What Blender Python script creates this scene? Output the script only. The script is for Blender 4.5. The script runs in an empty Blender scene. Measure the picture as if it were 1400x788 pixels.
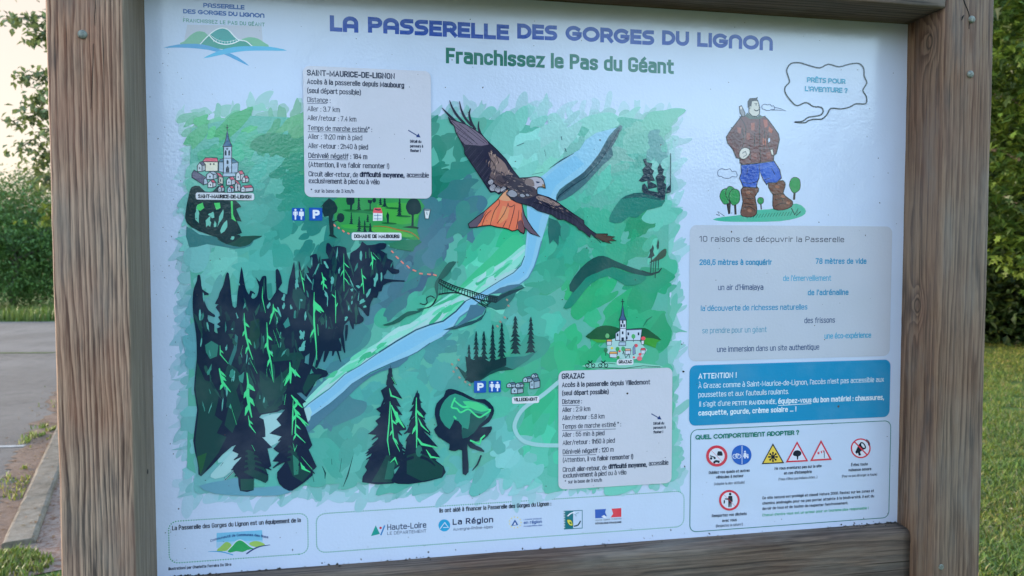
import bpy, bmesh, math, random
from mathutils import Vector, Matrix, noise
R = math.radians
scene = bpy.context.scene
COL = scene.collection

# ------------------------------------------------------------------ camera
ZC = 1.47                                   # height of the panel's centre above the ground
PW, PH, REC = 1.574, 1.103, 0.1056          # panel width and height, depth of the posts in front of it
CAM = Vector((-0.348662, -1.383230, ZC + 0.032776))
YAW, PITCH, ROLL, FPX = -0.1741365, -0.0415029, 0.0012378, 947.41
cam_d = bpy.data.cameras.new('camera'); cam = bpy.data.objects.new('camera', cam_d); COL.objects.link(cam)
CR = Matrix.Rotation(YAW, 3, 'Z') @ Matrix.Rotation(PITCH, 3, 'X') @ Matrix.Rotation(ROLL, 3, 'Y')
cam.location = CAM
cam.rotation_euler = (CR @ Matrix.Rotation(R(90), 3, 'X')).to_euler()
cam_d.sensor_width = 36.0; cam_d.lens = FPX / 1400 * 36
cam_d.clip_start = 0.05; cam_d.clip_end = 2000
cam_d.dof.use_dof = True; cam_d.dof.focus_distance = 1.38; cam_d.dof.aperture_fstop = 6.5
scene.camera = cam

# ------------------------------------------------------------------ sky, sun, exposure
SUN_EL, SUN_AZ = 9.0, 66.0                  # low evening sun off to the left of the board (degrees left of +Y)
world = bpy.data.worlds.new('World'); scene.world = world; world.use_nodes = True
wn = world.node_tree.nodes; wl = world.node_tree.links
bg = wn['Background']
sky = wn.new('ShaderNodeTexSky'); sky.sky_type = 'NISHITA'; sky.sun_disc = False
sky.sun_elevation = R(SUN_EL); sky.sun_rotation = R(-SUN_AZ)
sky.air_density = 1.0; sky.dust_density = 1.6; sky.ozone_density = 1.0; sky.altitude = 700
# evening haze: the sky's lowest band is a pale peach, strongest towards the sunset
wtc = wn.new('ShaderNodeTexCoord'); wsep = wn.new('ShaderNodeSeparateXYZ'); wl.new(wtc.outputs['Generated'], wsep.inputs[0])
wel = wn.new('ShaderNodeMapRange'); wel.interpolation_type = 'SMOOTHSTEP'; wl.new(wsep.outputs[2], wel.inputs[0])
wel.inputs[1].default_value = .42; wel.inputs[2].default_value = .85; wel.inputs[3].default_value = 1; wel.inputs[4].default_value = 0
wdot = wn.new('ShaderNodeVectorMath'); wdot.operation = 'DOT_PRODUCT'; wl.new(wtc.outputs['Generated'], wdot.inputs[0]); wdot.inputs[1].default_value = (-.55, .83, 0)
waz = wn.new('ShaderNodeMapRange'); waz.interpolation_type = 'SMOOTHSTEP'; wl.new(wdot.outputs['Value'], waz.inputs[0])
waz.inputs[1].default_value = -.1; waz.inputs[2].default_value = .8; waz.inputs[3].default_value = .38; waz.inputs[4].default_value = .975
wmul = wn.new('ShaderNodeMath'); wmul.operation = 'MULTIPLY'; wl.new(wel.outputs[0], wmul.inputs[0]); wl.new(waz.outputs[0], wmul.inputs[1])
wmix = wn.new('ShaderNodeMix'); wmix.data_type = 'RGBA'; wl.new(wmul.outputs[0], wmix.inputs[0]); wl.new(sky.outputs['Color'], wmix.inputs[6])
wmix.inputs[7].default_value = (.545, .445, .365, 1)
wl.new(wmix.outputs[2], bg.inputs['Color']); bg.inputs['Strength'].default_value = 0.15
sun_d = bpy.data.lights.new('sun', 'SUN'); sun = bpy.data.objects.new('sun', sun_d); COL.objects.link(sun)
sun_d.energy = 0.9; sun_d.angle = R(12); sun_d.color = (1.0, 0.80, 0.62)
sdir = Vector((-math.sin(R(SUN_AZ)) * math.cos(R(SUN_EL)), math.cos(R(SUN_AZ)) * math.cos(R(SUN_EL)), math.sin(R(SUN_EL))))
sun.rotation_euler = sdir.to_track_quat('Z', 'Y').to_euler()
vs = scene.view_settings
vs.view_transform = 'Standard'; vs.look = 'None'; vs.gamma = 1.0; vs.use_curve_mapping = False
vs.exposure = 3.6

# ------------------------------------------------------------------ helpers
rnd = random.Random(7)

def ray(px, py):
    return CR @ Vector(((px - 700) / FPX, 1.0, (394 - py) / FPX))
def on_y(px, py, y=0.0):                    # photo pixel -> point of a plane parallel to the panel
    d = ray(px, py); t = (y - CAM.y) / d.y
    return CAM + d * t
def on_ground(px, py, z=0.0):
    d = ray(px, py); t = (z - CAM.z) / d.z
    return CAM + d * t
def at_depth(px, py, dist):
    d = ray(px, py); return CAM + d * dist
def pan(px, py):                            # photo pixel -> (x, z) on the printed face, panel-centred
    p = on_y(px, py); return (p.x, p.z - ZC)

def link(o, parent=None):
    COL.objects.link(o)
    if parent is not None: o.parent = parent
    return o
def tag(o, label=None, cat=None, group=None, kind=None):
    if label: o['label'] = label
    if cat: o['category'] = cat
    if group: o['group'] = group
    if kind: o['kind'] = kind
    return o
def empty(name, loc=(0, 0, 0), rz=0.0):
    o = bpy.data.objects.new(name, None); o.location = loc; o.rotation_euler = (0, 0, rz)
    o.empty_display_size = 0.1
    return link(o)
def mesh_obj(name, verts, faces, mat, parent=None, smooth=False, cols=None):
    me = bpy.data.meshes.new(name); me.from_pydata(verts, [], faces)
    if mat: me.materials.append(mat)
    if cols is not None:
        a = me.color_attributes.new('Col', 'FLOAT_COLOR', 'POINT')
        flat = []
        for c in cols: flat += [c[0], c[1], c[2], 1.0]
        a.data.foreach_set('color', flat)
    if smooth: me.polygons.foreach_set('use_smooth', [True] * len(me.polygons))
    me.update()
    return link(bpy.data.objects.new(name, me), parent)

def tube(V, F, pts, radii, n=6):
    base = len(V); k = len(pts)
    for i, p in enumerate(pts):
        a = Vector(pts[max(0, i - 1)]); b = Vector(pts[min(k - 1, i + 1)]); t = (b - a).normalized()
        u = t.orthogonal().normalized() if abs(t.z) > .95 else t.cross(Vector((0, 0, 1))).normalized()
        w = t.cross(u)
        for j in range(n):
            an = 2 * math.pi * j / n
            V.append(tuple(Vector(p) + (u * math.cos(an) + w * math.sin(an)) * radii[i]))
    for i in range(k - 1):
        for j in range(n):
            a = base + i * n + j; b = base + i * n + (j + 1) % n
            F.append((a, b, b + n, a + n))
    F.append(tuple(base + (k - 1) * n + j for j in range(n)))
    F.append(tuple(base + n - 1 - j for j in range(n)))

# ------------------------------------------------------------------ materials
def new_mat(name):
    m = bpy.data.materials.new(name); m.use_nodes = True
    nt = m.node_tree; bs = nt.nodes['Principled BSDF']
    return m, nt, bs
class NT:                                   # terse node builder
    def __init__(s, nt): s.nt = nt
    def n(s, typ, **k):
        x = s.nt.nodes.new(typ)
        for a, b in k.items(): setattr(x, a, b)
        return x
    def l(s, a, b): s.nt.links.new(a, b)
    def val(s, inp, v):
        if hasattr(v, 'is_output'): s.l(v, inp)
        else: inp.default_value = v
    def m(s, op, a, b=0.0, c=None, clamp=False):
        x = s.n('ShaderNodeMath', operation=op); x.use_clamp = clamp
        s.val(x.inputs[0], a); s.val(x.inputs[1], b)
        if c is not None: s.val(x.inputs[2], c)
        return x.outputs[0]
    def vm(s, op, a, b):
        x = s.n('ShaderNodeVectorMath', operation=op); s.val(x.inputs[0], a); s.val(x.inputs[1], b)
        return x.outputs['Value'] if op in ('LENGTH', 'DISTANCE', 'DOT_PRODUCT') else x.outputs[0]
    def noise(s, vec, scale, detail=3, rough=.55, dist=0.0):
        x = s.n('ShaderNodeTexNoise'); s.val(x.inputs['Vector'], vec)
        x.inputs['Scale'].default_value = scale; x.inputs['Detail'].default_value = detail
        x.inputs['Roughness'].default_value = rough; x.inputs['Distortion'].default_value = dist
        return x.outputs['Fac']
    def ramp(s, fac, stops):
        x = s.n('ShaderNodeValToRGB'); e = x.color_ramp.elements
        while len(e) < len(stops): e.new(0.5)
        for i, (p, c) in enumerate(stops):
            e[i].position = p; e[i].color = (c[0], c[1], c[2], 1) if hasattr(c, '__len__') else (c, c, c, 1)
        s.val(x.inputs[0], fac); return x.outputs[0]
    def mix(s, f, a, b, mode='MIX'):
        x = s.n('ShaderNodeMix', data_type='RGBA', blend_type=mode)
        s.val(x.inputs['Factor'], f)
        for k, v in ((6, a), (7, b)):
            if hasattr(v, 'is_output'): s.l(v, x.inputs[k])
            else: x.inputs[k].default_value = (v[0], v[1], v[2], 1)
        return x.outputs[2]
    def bump(s, h, strength, dist, bs):
        x = s.n('ShaderNodeBump'); x.inputs['Strength'].default_value = strength; x.inputs['Distance'].default_value = dist
        s.l(h, x.inputs['Height']); s.l(x.outputs[0], bs.inputs['Normal']); return x

def ink_material():                          # printed, laminated aluminium: colour per shape, orange-peel gloss
    m, nt, bs = new_mat('printed_laminate'); g = NT(nt)
    at = g.n('ShaderNodeAttribute', attribute_name='Col')
    tc = g.n('ShaderNodeTexCoord').outputs['Object']
    n2 = g.noise(tc, 9, 4)
    c = g.mix(g.m('MULTIPLY', g.m('SUBTRACT', n2, .45, clamp=True), .35), at.outputs['Color'], (.42, .43, .42))
    g.l(c, bs.inputs['Base Color'])
    bs.inputs['Roughness'].default_value = 0.11
    bs.inputs['IOR'].default_value = 1.52
    h = g.noise(tc, 170, 2, .5)
    h2 = g.noise(tc, 12, 2, .5)
    hh = g.m('ADD', h, g.m('MULTIPLY', h2, 3.0))
    g.bump(hh, 0.3, 0.0011, bs)
    return m

def wood_material(name, cx, cy, spacing, dark, light, red, redness, knots=(), knot_r=.02, groove=1.0, wob=.011, irr=2.4, side=0.0):
    m, nt, bs = new_mat(name); g = NT(nt)
    tc = g.n('ShaderNodeTexCoord').outputs['Object']
    sep = g.n('ShaderNodeSeparateXYZ'); g.l(tc, sep.inputs[0]); x, y, z = sep.outputs
    def comb(a, b, c):
        k = g.n('ShaderNodeCombineXYZ'); g.val(k.inputs[0], a); g.val(k.inputs[1], b); g.val(k.inputs[2], c); return k.outputs[0]
    stretched = comb(x, y, g.m('MULTIPLY', z, .12))
    w1 = g.noise(stretched, 10, 2, .5)
    w2 = g.noise(comb(x, y, g.m('MULTIPLY', z, .2)), 30, 2, .5)
    r = g.vm('LENGTH', comb(g.m('SUBTRACT', x, cx), g.m('SUBTRACT', y, cy), 0.0), (0, 0, 0))
    r = g.m('ADD', r, g.m('MULTIPLY', g.m('SUBTRACT', w1, .5), wob * 4))
    r = g.m('ADD', r, g.m('MULTIPLY', g.m('SUBTRACT', w2, .5), wob * 1.0))
    w3 = g.noise(comb(x, y, g.m('MULTIPLY', z, .03)), 55, 1, .5)
    r = g.m('ADD', r, g.m('MULTIPLY', g.m('SUBTRACT', w3, .5), spacing * irr))
    kmask = None
    for (kx, ky, kz) in knots:
        v = g.vm('MULTIPLY', g.vm('SUBTRACT', tc, (kx, ky, kz)), (1 / knot_r, 1 / knot_r, .55 / knot_r))
        v = g.vm('ADD', v, comb(g.m('MULTIPLY', g.m('SUBTRACT', w2, .5), 1.1), 0.0, g.m('MULTIPLY', g.m('SUBTRACT', w1, .5), .8)))
        d = g.vm('LENGTH', v, (0, 0, 0))
        e = g.m('POWER', 2.718, g.m('MULTIPLY', g.m('MULTIPLY', d, d), -.35))
        r = g.m('ADD', r, g.m('MULTIPLY', e, spacing * 2.6))
        ring = g.m('POWER', 2.718, g.m('MULTIPLY', g.m('POWER', g.m('DIVIDE', g.m('SUBTRACT', d, .62), .13), 2), -1))
        kmask = ring if kmask is None else g.m('MAXIMUM', kmask, ring)
    ph = g.m('FRACT', g.m('DIVIDE', r, spacing))
    band = g.ramp(ph, [(0, .75), (.10, .95), (.45, .60), (.72, .28), (.90, .0), (1, .75)])
    fib = g.noise(comb(g.m('MULTIPLY', x, 1), y, g.m('MULTIPLY', z, .022)), 620, 3, .6)
    fib2 = g.noise(comb(x, y, g.m('MULTIPLY', z, .03)), 130, 3, .6)
    big = g.noise(comb(x, y, g.m('MULTIPLY', z, .30)), 9, 3, .6)
    soft = g.noise(comb(x, y, g.m('MULTIPLY', z, .5)), 3.1, 3, .6)
    bandw = g.m('MULTIPLY', band, g.m('ADD', .55, g.m('MULTIPLY', soft, .9)), clamp=True)
    fib3 = g.noise(comb(x, y, g.m('MULTIPLY', z, .03)), 300, 4, .7)
    t = g.m('ADD', g.m('MULTIPLY', bandw, .60), g.m('ADD', g.m('MULTIPLY', g.m('SUBTRACT', fib2, .5), .9), g.m('MULTIPLY', g.m('SUBTRACT', fib3, .5), 1.5)))
    c = g.mix(g.ramp(t, [(-.0, 0), (.62, 1)]), dark, light)
    rf = g.m('MULTIPLY', g.ramp(big, [(.40, 0), (.66, 1)]), redness)
    c = g.mix(rf, c, g.mix(.45, c, red))
    c = g.mix(g.m('MULTIPLY', g.ramp(fib, [(.30, 1), (.5, 0)]), .45), c, [v * .45 for v in dark])
    grey = g.ramp(g.noise(comb(x, y, g.m('MULTIPLY', z, .2)), 17, 4, .65), [(.52, 0), (.68, 1)])
    c = g.mix(g.m('MULTIPLY', grey, .40), c, (.20, .168, .14))
    weather = g.ramp(g.noise(comb(g.m('MULTIPLY', x, .6), y, g.m('MULTIPLY', z, .5)), 4.5, 3, .55), [(.42, 0), (.62, 1)])
    c = g.mix(g.m('MULTIPLY', weather, .42), c, g.mix(.5, c, (.26, .235, .21)))
    split = g.ramp(g.noise(comb(x, g.m('MULTIPLY', y, 1), g.m('MULTIPLY', z, .016)), 150, 2, .5), [(.66, 0), (.72, 1)])
    c = g.mix(g.m('MULTIPLY', split, .75), c, (.022, .016, .012))
    stain = g.ramp(g.noise(comb(g.m('MULTIPLY', x, 1.4), y, g.m('MULTIPLY', z, .22)), 22, 4, .65), [(.58, 0), (.74, 1)])
    c = g.mix(g.m('MULTIPLY', stain, .55), c, (.055, .05, .048))
    if side:                                  # sides: finer straight grain, with their shade painted in as darker grey
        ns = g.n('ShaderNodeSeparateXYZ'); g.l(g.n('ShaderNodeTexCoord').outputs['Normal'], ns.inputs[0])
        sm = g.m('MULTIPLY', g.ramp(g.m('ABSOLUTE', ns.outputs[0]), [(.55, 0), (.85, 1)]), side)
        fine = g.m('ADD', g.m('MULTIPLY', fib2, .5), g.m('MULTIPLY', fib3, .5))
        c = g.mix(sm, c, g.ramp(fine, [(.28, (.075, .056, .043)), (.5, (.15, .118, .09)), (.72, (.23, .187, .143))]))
    if kmask is not None: c = g.mix(g.m('MULTIPLY', kmask, .8, clamp=True), c, (.035, .025, .02))
    g.l(c, bs.inputs['Base Color']); bs.inputs['Roughness'].default_value = .78
    bs.inputs['Specular IOR Level'].default_value = .25
    h = g.m('ADD', g.m('MULTIPLY', band, .32 * groove), g.m('ADD', g.m('MULTIPLY', fib2, .5), g.m('ADD', g.m('MULTIPLY', fib3, .6), g.m('MULTIPLY', fib, .4))))
    g.bump(h, .8, .0016, bs)
    return m

def leaf_material(name, trans=.35, rough=.5):
    m, nt, bs = new_mat(name); g = NT(nt)
    at = g.n('ShaderNodeAttribute', attribute_name='Col').outputs['Color']
    g.l(at, bs.inputs['Base Color']); bs.inputs['Roughness'].default_value = rough
    bs.inputs['Specular IOR Level'].default_value = .35
    tr = g.n('ShaderNodeBsdfTranslucent'); g.l(g.mix(.5, at, (.12, .16, .02)), tr.inputs['Color'])
    mx = g.n('ShaderNodeMixShader'); mx.inputs[0].default_value = trans
    g.l(bs.outputs[0], mx.inputs[1]); g.l(tr.outputs[0], mx.inputs[2])
    g.l(mx.outputs[0], nt.nodes['Material Output'].inputs[0])
    return m

def bark_material():
    m, nt, bs = new_mat('tree_bark'); g = NT(nt)
    tc = g.n('ShaderNodeTexCoord').outputs['Object']
    n = g.noise(g.vm('MULTIPLY', tc, (1, 1, .25)), 22, 4, .65)
    g.l(g.ramp(n, [(.3, (.035, .028, .022)), (.7, (.13, .11, .085))]), bs.inputs['Base Color'])
    bs.inputs['Roughness'].default_value = .9; g.bump(n, .8, .02, bs); return m

def metal_material():
    m, nt, bs = new_mat('galvanised_steel'); g = NT(nt)
    n = g.noise(g.n('ShaderNodeTexCoord').outputs['Object'], 260, 4, .6)
    g.l(g.ramp(n, [(.3, (.10, .11, .095)), (.7, (.27, .28, .24))]), bs.inputs['Base Color'])
    bs.inputs['Metallic'].default_value = .45; bs.inputs['Roughness'].default_value = .68
    g.bump(n, .3, .0006, bs); return m

def ground_material(name, stops, scale, bump=.02, extra=None, rough=.95):
    m, nt, bs = new_mat(name); g = NT(nt)
    tc = g.n('ShaderNodeTexCoord').outputs['Object']
    a = g.noise(tc, scale, 5, .65); b = g.noise(tc, scale * 9, 4, .7); d = g.noise(tc, scale * .17, 3, .5)
    f = g.m('ADD', g.m('MULTIPLY', a, .4), g.m('ADD', g.m('MULTIPLY', b, .38), g.m('MULTIPLY', d, .22)))
    c = g.ramp(f, stops)
    if extra: c = extra(g, tc, c)
    g.l(c, bs.inputs['Base Color']); bs.inputs['Roughness'].default_value = rough
    bs.inputs['Specular IOR Level'].default_value = .2
    g.bump(b, .7, bump, bs); return m

INK = ink_material()
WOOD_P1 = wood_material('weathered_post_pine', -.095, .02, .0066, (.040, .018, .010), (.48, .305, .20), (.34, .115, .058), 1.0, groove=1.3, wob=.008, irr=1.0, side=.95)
WOOD_B1 = wood_material('weathered_beam_pine', .05, .16, .012, (.042, .027, .019), (.19, .125, .085), (.15, .066, .04), .8, groove=.6, wob=.009)
WOOD_B2 = wood_material('weathered_rail_pine', .05, .16, .012, (.036, .024, .018), (.165, .112, .08), (.13, .058, .036), .8, groove=.6, wob=.012)
METAL = metal_material(); BARK = bark_material(); LEAF = leaf_material('green_leaves'); LEAF_D = leaf_material('dense_leaves', .12, .6)

# ------------------------------------------------------------------ the setting: ground, car park, kerb
def disc(name, r, z, mat, n=64):
    V = [(0, 0, z)] + [(r * math.cos(2 * math.pi * i / n), r * math.sin(2 * math.pi * i / n), z) for i in range(n)]
    return mesh_obj(name, V, [(0, 1 + i, 1 + (i + 1) % n) for i in range(n)], mat)
M_LAWN = ground_material('lawn_soil', [(.30, (.04, .04, .015)), (.48, (.065, .10, .02)), (.62, (.10, .145, .03)), (.8, (.22, .18, .08))], 5.0)
tag(disc('ground', 900, 0.0, M_LAWN), kind='structure')

def asph(g, tc, c):
    sp = g.noise(tc, 210, 2, .6)
    c = g.mix(g.m('MULTIPLY', g.ramp(sp, [(.55, 0), (.7, 1)]), .55), c, (.27, .25, .225))
    big = g.noise(tc, .55, 3, .5)
    return g.mix(g.m('MULTIPLY', g.ramp(g.noise(tc, 2.2, 5, .7), [(.52, 0), (.66, 1)]), .45), g.mix(g.m('MULTIPLY', g.ramp(big, [(.42, 0), (.58, 1)]), .5), c, (.17, .152, .135)), (.055, .05, .045))
M_ASPH = ground_material('worn_asphalt', [(.3, (.070, .062, .054)), (.7, (.135, .119, .105))], 9, .006, asph)
def debris(g, tc, c):
    n = g.noise(tc, 30, 4, .7)
    return g.mix(g.m('MULTIPLY', g.ramp(n, [(.5, 0), (.6, 1)]), .8), c, (.17, .075, .045))
M_GRAVEL = ground_material('pink_gravel', [(.3, (.11, .09, .075)), (.5, (.25, .175, .135)), (.72, (.38, .29, .24))], 26, .012, debris)
M_KERB = ground_material('old_concrete', [(.36, (.06, .05, .036)), (.5, (.15, .125, .095)), (.68, (.25, .215, .17))], 16, .006)
M_WHITE = ground_material('worn_road_paint', [(.35, (.17, .16, .15)), (.5, (.30, .29, .27)), (.7, (.50, .48, .45))], 20, .003)

kl0, kl1 = on_ground(74, 590), on_ground(0, 747)          # road-side edge of the kerb
kd = (kl0 - kl1).normalized(); kn = Vector((kd.y, -kd.x, 0))   # along the kerb, away from the camera; towards the board
KW, KH = .15, .035
kA = on_ground(1, 752); kA.z = 0
far0, far1 = on_ground(-900, 447), on_ground(70, 440)
fd = (far1 - far0).normalized()
den = kd.x * fd.y - kd.y * fd.x
KL = ((far1.x - kA.x) * fd.y - (far1.y - kA.y) * fd.x) / den - .15      # the kerb runs up to the far verge
kB = kA + kd * KL; kF = kA + kd * (KL + .15)
# the car park: from the kerb to the far verge
def park_corner(s): return far1 + fd * s
pk = [kA - kd * 9, kF, far0 - fd * 10, kA - kd * 9 - kn * 26]
tag(mesh_obj('car_park', [(p.x, p.y, .004) for p in pk], [tuple(range(len(pk)))], M_ASPH), kind='structure')
# gravel strip behind the kerb and round the posts
gv = [kA - kd * .45 + kn * (KW * .5), kB + kn * KW * .5, kB + kn * 1.4, Vector((-.55, .9, 0)), Vector((-.3, -.5, 0)), Vector((-.9, -1.0, 0)), kA - kd * .4 + kn * .8]
tag(mesh_obj('gravel_path', [(p.x, p.y, .0045) for p in gv], [tuple(range(len(gv)))], M_GRAVEL), kind='structure')
# fallen-leaf litter along the road side of the kerb
V, F = [], []
N = 500
for i in range(N + 1):
    p = kA + kd * (-.1 + (KL - 1) * i / N); w = .17 + .10 * noise.noise(Vector((i * .033, 3, 1))) + .09 * noise.noise(Vector((i * .13, 8, 1))) + .06 * noise.noise(Vector((i * .5, 2, 1)))
    a = p + kn * .01; b = p - kn * max(.03, w)
    V += [(b.x, b.y, .009), (a.x, a.y, .009)]
    if i: k = 2 * i; F.append((k - 2, k - 1, k + 1, k))
M_LITTER = ground_material('leaf_litter', [(.3, (.055, .036, .026)), (.48, (.15, .098, .07)), (.7, (.24, .18, .14))], 32, .012)
tag(mesh_obj('kerb_dirt', V, F, M_LITTER), kind='structure')

def kerb():
    V, F = [], []
    prof = [(0, -.05), (0, KH - .018), (.006, KH - .005), (.02, KH), (KW - .02, KH), (KW - .005, KH - .006), (KW, KH - .02), (KW, -.05)]
    n = 160; m = len(prof)
    for i in range(n + 1):
        p = kA + kd * (KL * i / n)
        for j, (u, h) in enumerate(prof):
            q = p + kn * u; jj = .004 * noise.noise(Vector((i * .7, j * 1.3, 0))) + .004 * noise.noise(Vector((i * 2.1, j, 5)))
            V.append((q.x + jj, q.y + jj, h + (jj if 0 < j < m - 1 else 0)))
    for i in range(n):
        for j in range(m - 1):
            a = i * m + j; F.append((a, a + m, a + m + 1, a + 1))
    F.append(tuple(range(m))); F.append(tuple(n * m + m - 1 - j for j in range(m)))
    return mesh_obj('kerb', V, F, M_KERB)
tag(kerb(), kind='structure')

# painted bay line and the weedy joint across the asphalt
def strip(name, a, b, w, z, mat, rag=.0, kind='structure'):
    d = (b - a); L = d.length; d.normalize(); n = Vector((-d.y, d.x, 0)); V, F = [], []
    N = max(4, int(L / .12))
    for i in range(N + 1):
        p = a + d * (L * i / N); j1 = 1 + rag * noise.noise(Vector((i * .9, 1, 0))); j2 = 1 + rag * noise.noise(Vector((i * .9, 7, 0)))
        q, r = p + n * w * .5 * j1, p - n * w * .5 * j2
        V += [(q.x, q.y, z), (r.x, r.y, z)]
        if i: k = 2 * i; F.append((k - 2, k - 1, k + 1, k))
    return tag(mesh_obj(name, V, F, mat), kind=kind)
a, b = on_ground(-160, 616), on_ground(34, 611); strip('painted_line', a, b, .055, .0085, M_WHITE, .8)
M_WEED = ground_material('mossy_joint', [(.3, (.03, .035, .015)), (.6, (.07, .10, .03)), (.8, (.14, .12, .07))], 30, .01)
a, b = on_ground(-200, 484.5), on_ground(75, 483); strip('moss_joint', a, b, .13, .0085, M_WEED, .9)

# ------------------------------------------------------------------ grass
def blades(name, spots, hmin, hmax, cols, width=.004, lean=.6, mat=None):
    V, F, C = [], [], []
    for (x, y, z) in spots:
        pn = noise.noise(Vector((x * 1.3, y * 1.3, 11))) + .6 * noise.noise(Vector((x * 4.5, y * 4.5, 2)))
        h = rnd.uniform(hmin, hmax) * (1 + .5 * pn); an = rnd.uniform(0, 6.283); le = h * lean * rnd.uniform(.2, 1)
        dx, dy = math.cos(an), math.sin(an); w = width * rnd.uniform(.7, 1.4); sx, sy = -dy * w, dx * w
        c = rnd.choice(cols); k = rnd.uniform(.7, 1.3); c = (c[0] * k * (1 - .45 * pn), c[1] * k * (1 - .1 * pn), c[2] * k)
        b = len(V)
        V += [(x - sx, y - sy, z), (x + sx, y + sy, z), (x + dx * le * .35 + sx * .8, y + dy * le * .35 + sy * .8, z + h * .6),
              (x + dx * le * .35 - sx * .8, y + dy * le * .35 - sy * .8, z + h * .6), (x + dx * le, y + dy * le, z + h)]
        F += [(b, b + 1, b + 2, b + 3), (b + 3, b + 2, b + 4)]; C += [c] * 5
    return tag(mesh_obj(name, V, F, mat or LEAF, cols=C), kind='stuff')
G_COLS = [(.12, .175, .024), (.15, .21, .032), (.085, .135, .02), (.20, .215, .04), (.25, .21, .08), (.14, .19, .03)]
sp = []
for i in range(90000):                       # lawn on the board's right: denser towards the camera
    dist = 2.6 + 12.5 * rnd.random() ** 1.7
    px = rnd.uniform(1270, 1560)
    d = ray(px, 394); d.z = 0; d = d / d.dot(CR @ Vector((0, 1, 0)))
    p = CAM + d * dist
    if noise.noise(Vector((p.x * 1.6, p.y * 1.6, 0))) + .7 * noise.noise(Vector((p.x * 5, p.y * 5, 4))) < -.30: continue
    sp.append((p.x, p.y, 0))
blades('lawn_grass', sp, .014, .05, G_COLS, .0031, 1.2)
sp = []
for i in range(3600):                        # weeds round the kerb
    t = rnd.choice([rnd.uniform(1.6, 3.2), rnd.uniform(.0, 3), rnd.uniform(3, 10)])
    p = kA + kd * t; off = -abs(rnd.gauss(0, .10)) - .01
    if noise.noise(Vector((t * 1.3, 0, 9))) + .7 * noise.noise(Vector((p.x * 6 + off * 9, p.y * 6, 3))) < .22: continue
    q = p + kn * off; sp.append((q.x, q.y, .006))
for i in range(500):
    t = rnd.uniform(.1, 8); p = kA + kd * t
    if noise.noise(Vector((t * 2.5, 4, 2))) < .1: continue
    q = p + kn * (KW + abs(rnd.gauss(0, .05)) + .008); sp.append((q.x, q.y, .004))
blades('kerb_weeds', sp, .012, .05, G_COLS, .004, .9)
sp = []
for i in range(5200):                        # grass in front of the kerb's end
    p = kA - kd * abs(rnd.gauss(.05, .30)) + kn * rnd.uniform(-.55, .42)
    if noise.noise(Vector((p.x * 4, p.y * 4, 2))) < -.05: continue
    sp.append((p.x, p.y, .003))
blades('corner_grass', sp, .015, .05, G_COLS, .0036, 1.0)
sp = []
for i in range(16000):                       # long grass of the far verge
    s = rnd.uniform(-16, 3.8); p = far1 + fd * s + Vector((-fd.y, fd.x, 0)) * rnd.uniform(.02, 3.2)
    sp.append((p.x, p.y, 0))
blades('verge_grass', sp, .10, .34, [(.075, .125, .02), (.10, .16, .03), (.13, .17, .045)], .012, .5)
# dead leaves and pebbles
V, F, C = [], [], []
for i in range(900):
    t = rnd.uniform(-.3, 5.5); off = rnd.choice([-abs(rnd.gauss(.02, .16)), KW + abs(rnd.gauss(.05, .2)), rnd.uniform(0, KW)])
    p = kA + kd * t + kn * off; z = (KH + .004) if 0 < off < KW and t > 0 else .012
    if 0 < off < KW and rnd.random() < .8: continue
    s = rnd.uniform(.006, .017); an = rnd.uniform(0, 6.28); b = len(V); c = rnd.choice([(.20, .085, .045), (.13, .06, .035), (.28, .18, .11), (.23, .12, .06)])
    for k, (u, v, h) in enumerate(((-1, 0, 0), (0, -.5, .3), (1, 0, .1), (0, .5, .35))):
        V.append((p.x + s * (u * math.cos(an) - v * math.sin(an)), p.y + s * (u * math.sin(an) + v * math.cos(an)), z + h * s)); C.append(c)
    F.append((b, b + 1, b + 2, b + 3))
for i in range(420):                          # dead leaves and bits of soil on the lawn
    dist = 2.7 + 7 * rnd.random() ** 1.6; dd = ray(rnd.uniform(1300, 1500), 394); dd.z = 0; dd = dd / dd.dot(CR @ Vector((0, 1, 0))); p = CAM + dd * dist
    s = rnd.uniform(.006, .018); an = rnd.uniform(0, 6.28); b = len(V); c = rnd.choice([(.30, .22, .12), (.20, .13, .07), (.12, .08, .05), (.36, .30, .18)])
    for k, (u, v, h) in enumerate(((-1, 0, 0), (0, -.5, .3), (1, 0, .1), (0, .5, .35))):
        V.append((p.x + s * (u * math.cos(an) - v * math.sin(an)), p.y + s * (u * math.sin(an) + v * math.cos(an)), .022 + h * s)); C.append(c)
    F.append((b, b + 1, b + 2, b + 3))
tag(mesh_obj('leaf_debris', V, F, LEAF, cols=C), kind='stuff')

# ------------------------------------------------------------------ trees
def leaf_add(V, F, C, p, s, c, kind='oval', droop=.0, rng=rnd):
    d = Vector((rng.gauss(0, 1), rng.gauss(0, 1), rng.gauss(-droop, .55))).normalized()
    u = d.cross(Vector((rng.gauss(0, .4), rng.gauss(0, .4), 1))).normalized(); n = u.cross(d)
    b = len(V); k = rng.uniform(.7, 1.3); c = (c[0] * k, c[1] * k, c[2] * k)
    if kind == 'oval':
        pts = [(0, 0, 0), (.45, .30, .08), (1, 0, -.10), (.45, -.30, .08)]
        F.append((b, b + 1, b + 2)); F.append((b, b + 2, b + 3))
    else:                                     # five-lobed leaf
        pts = [(0, 0, 0), (.18, .48, .05), (.38, .22, .02), (.66, .42, -.02), (.66, .14, 0), (1.05, 0, -.12), (.66, -.14, 0), (.66, -.42, -.02), (.38, -.22, .02), (.18, -.48, .05)]
        F.append((b, b + 1, b + 2, b + 3, b + 4, b + 5)); F.append((b, b + 5, b + 6, b + 7, b + 8, b + 9))
    for (x, y, z) in pts:
        V.append(tuple(p + (d * x + u * y + n * z) * s)); C.append(c)

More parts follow.
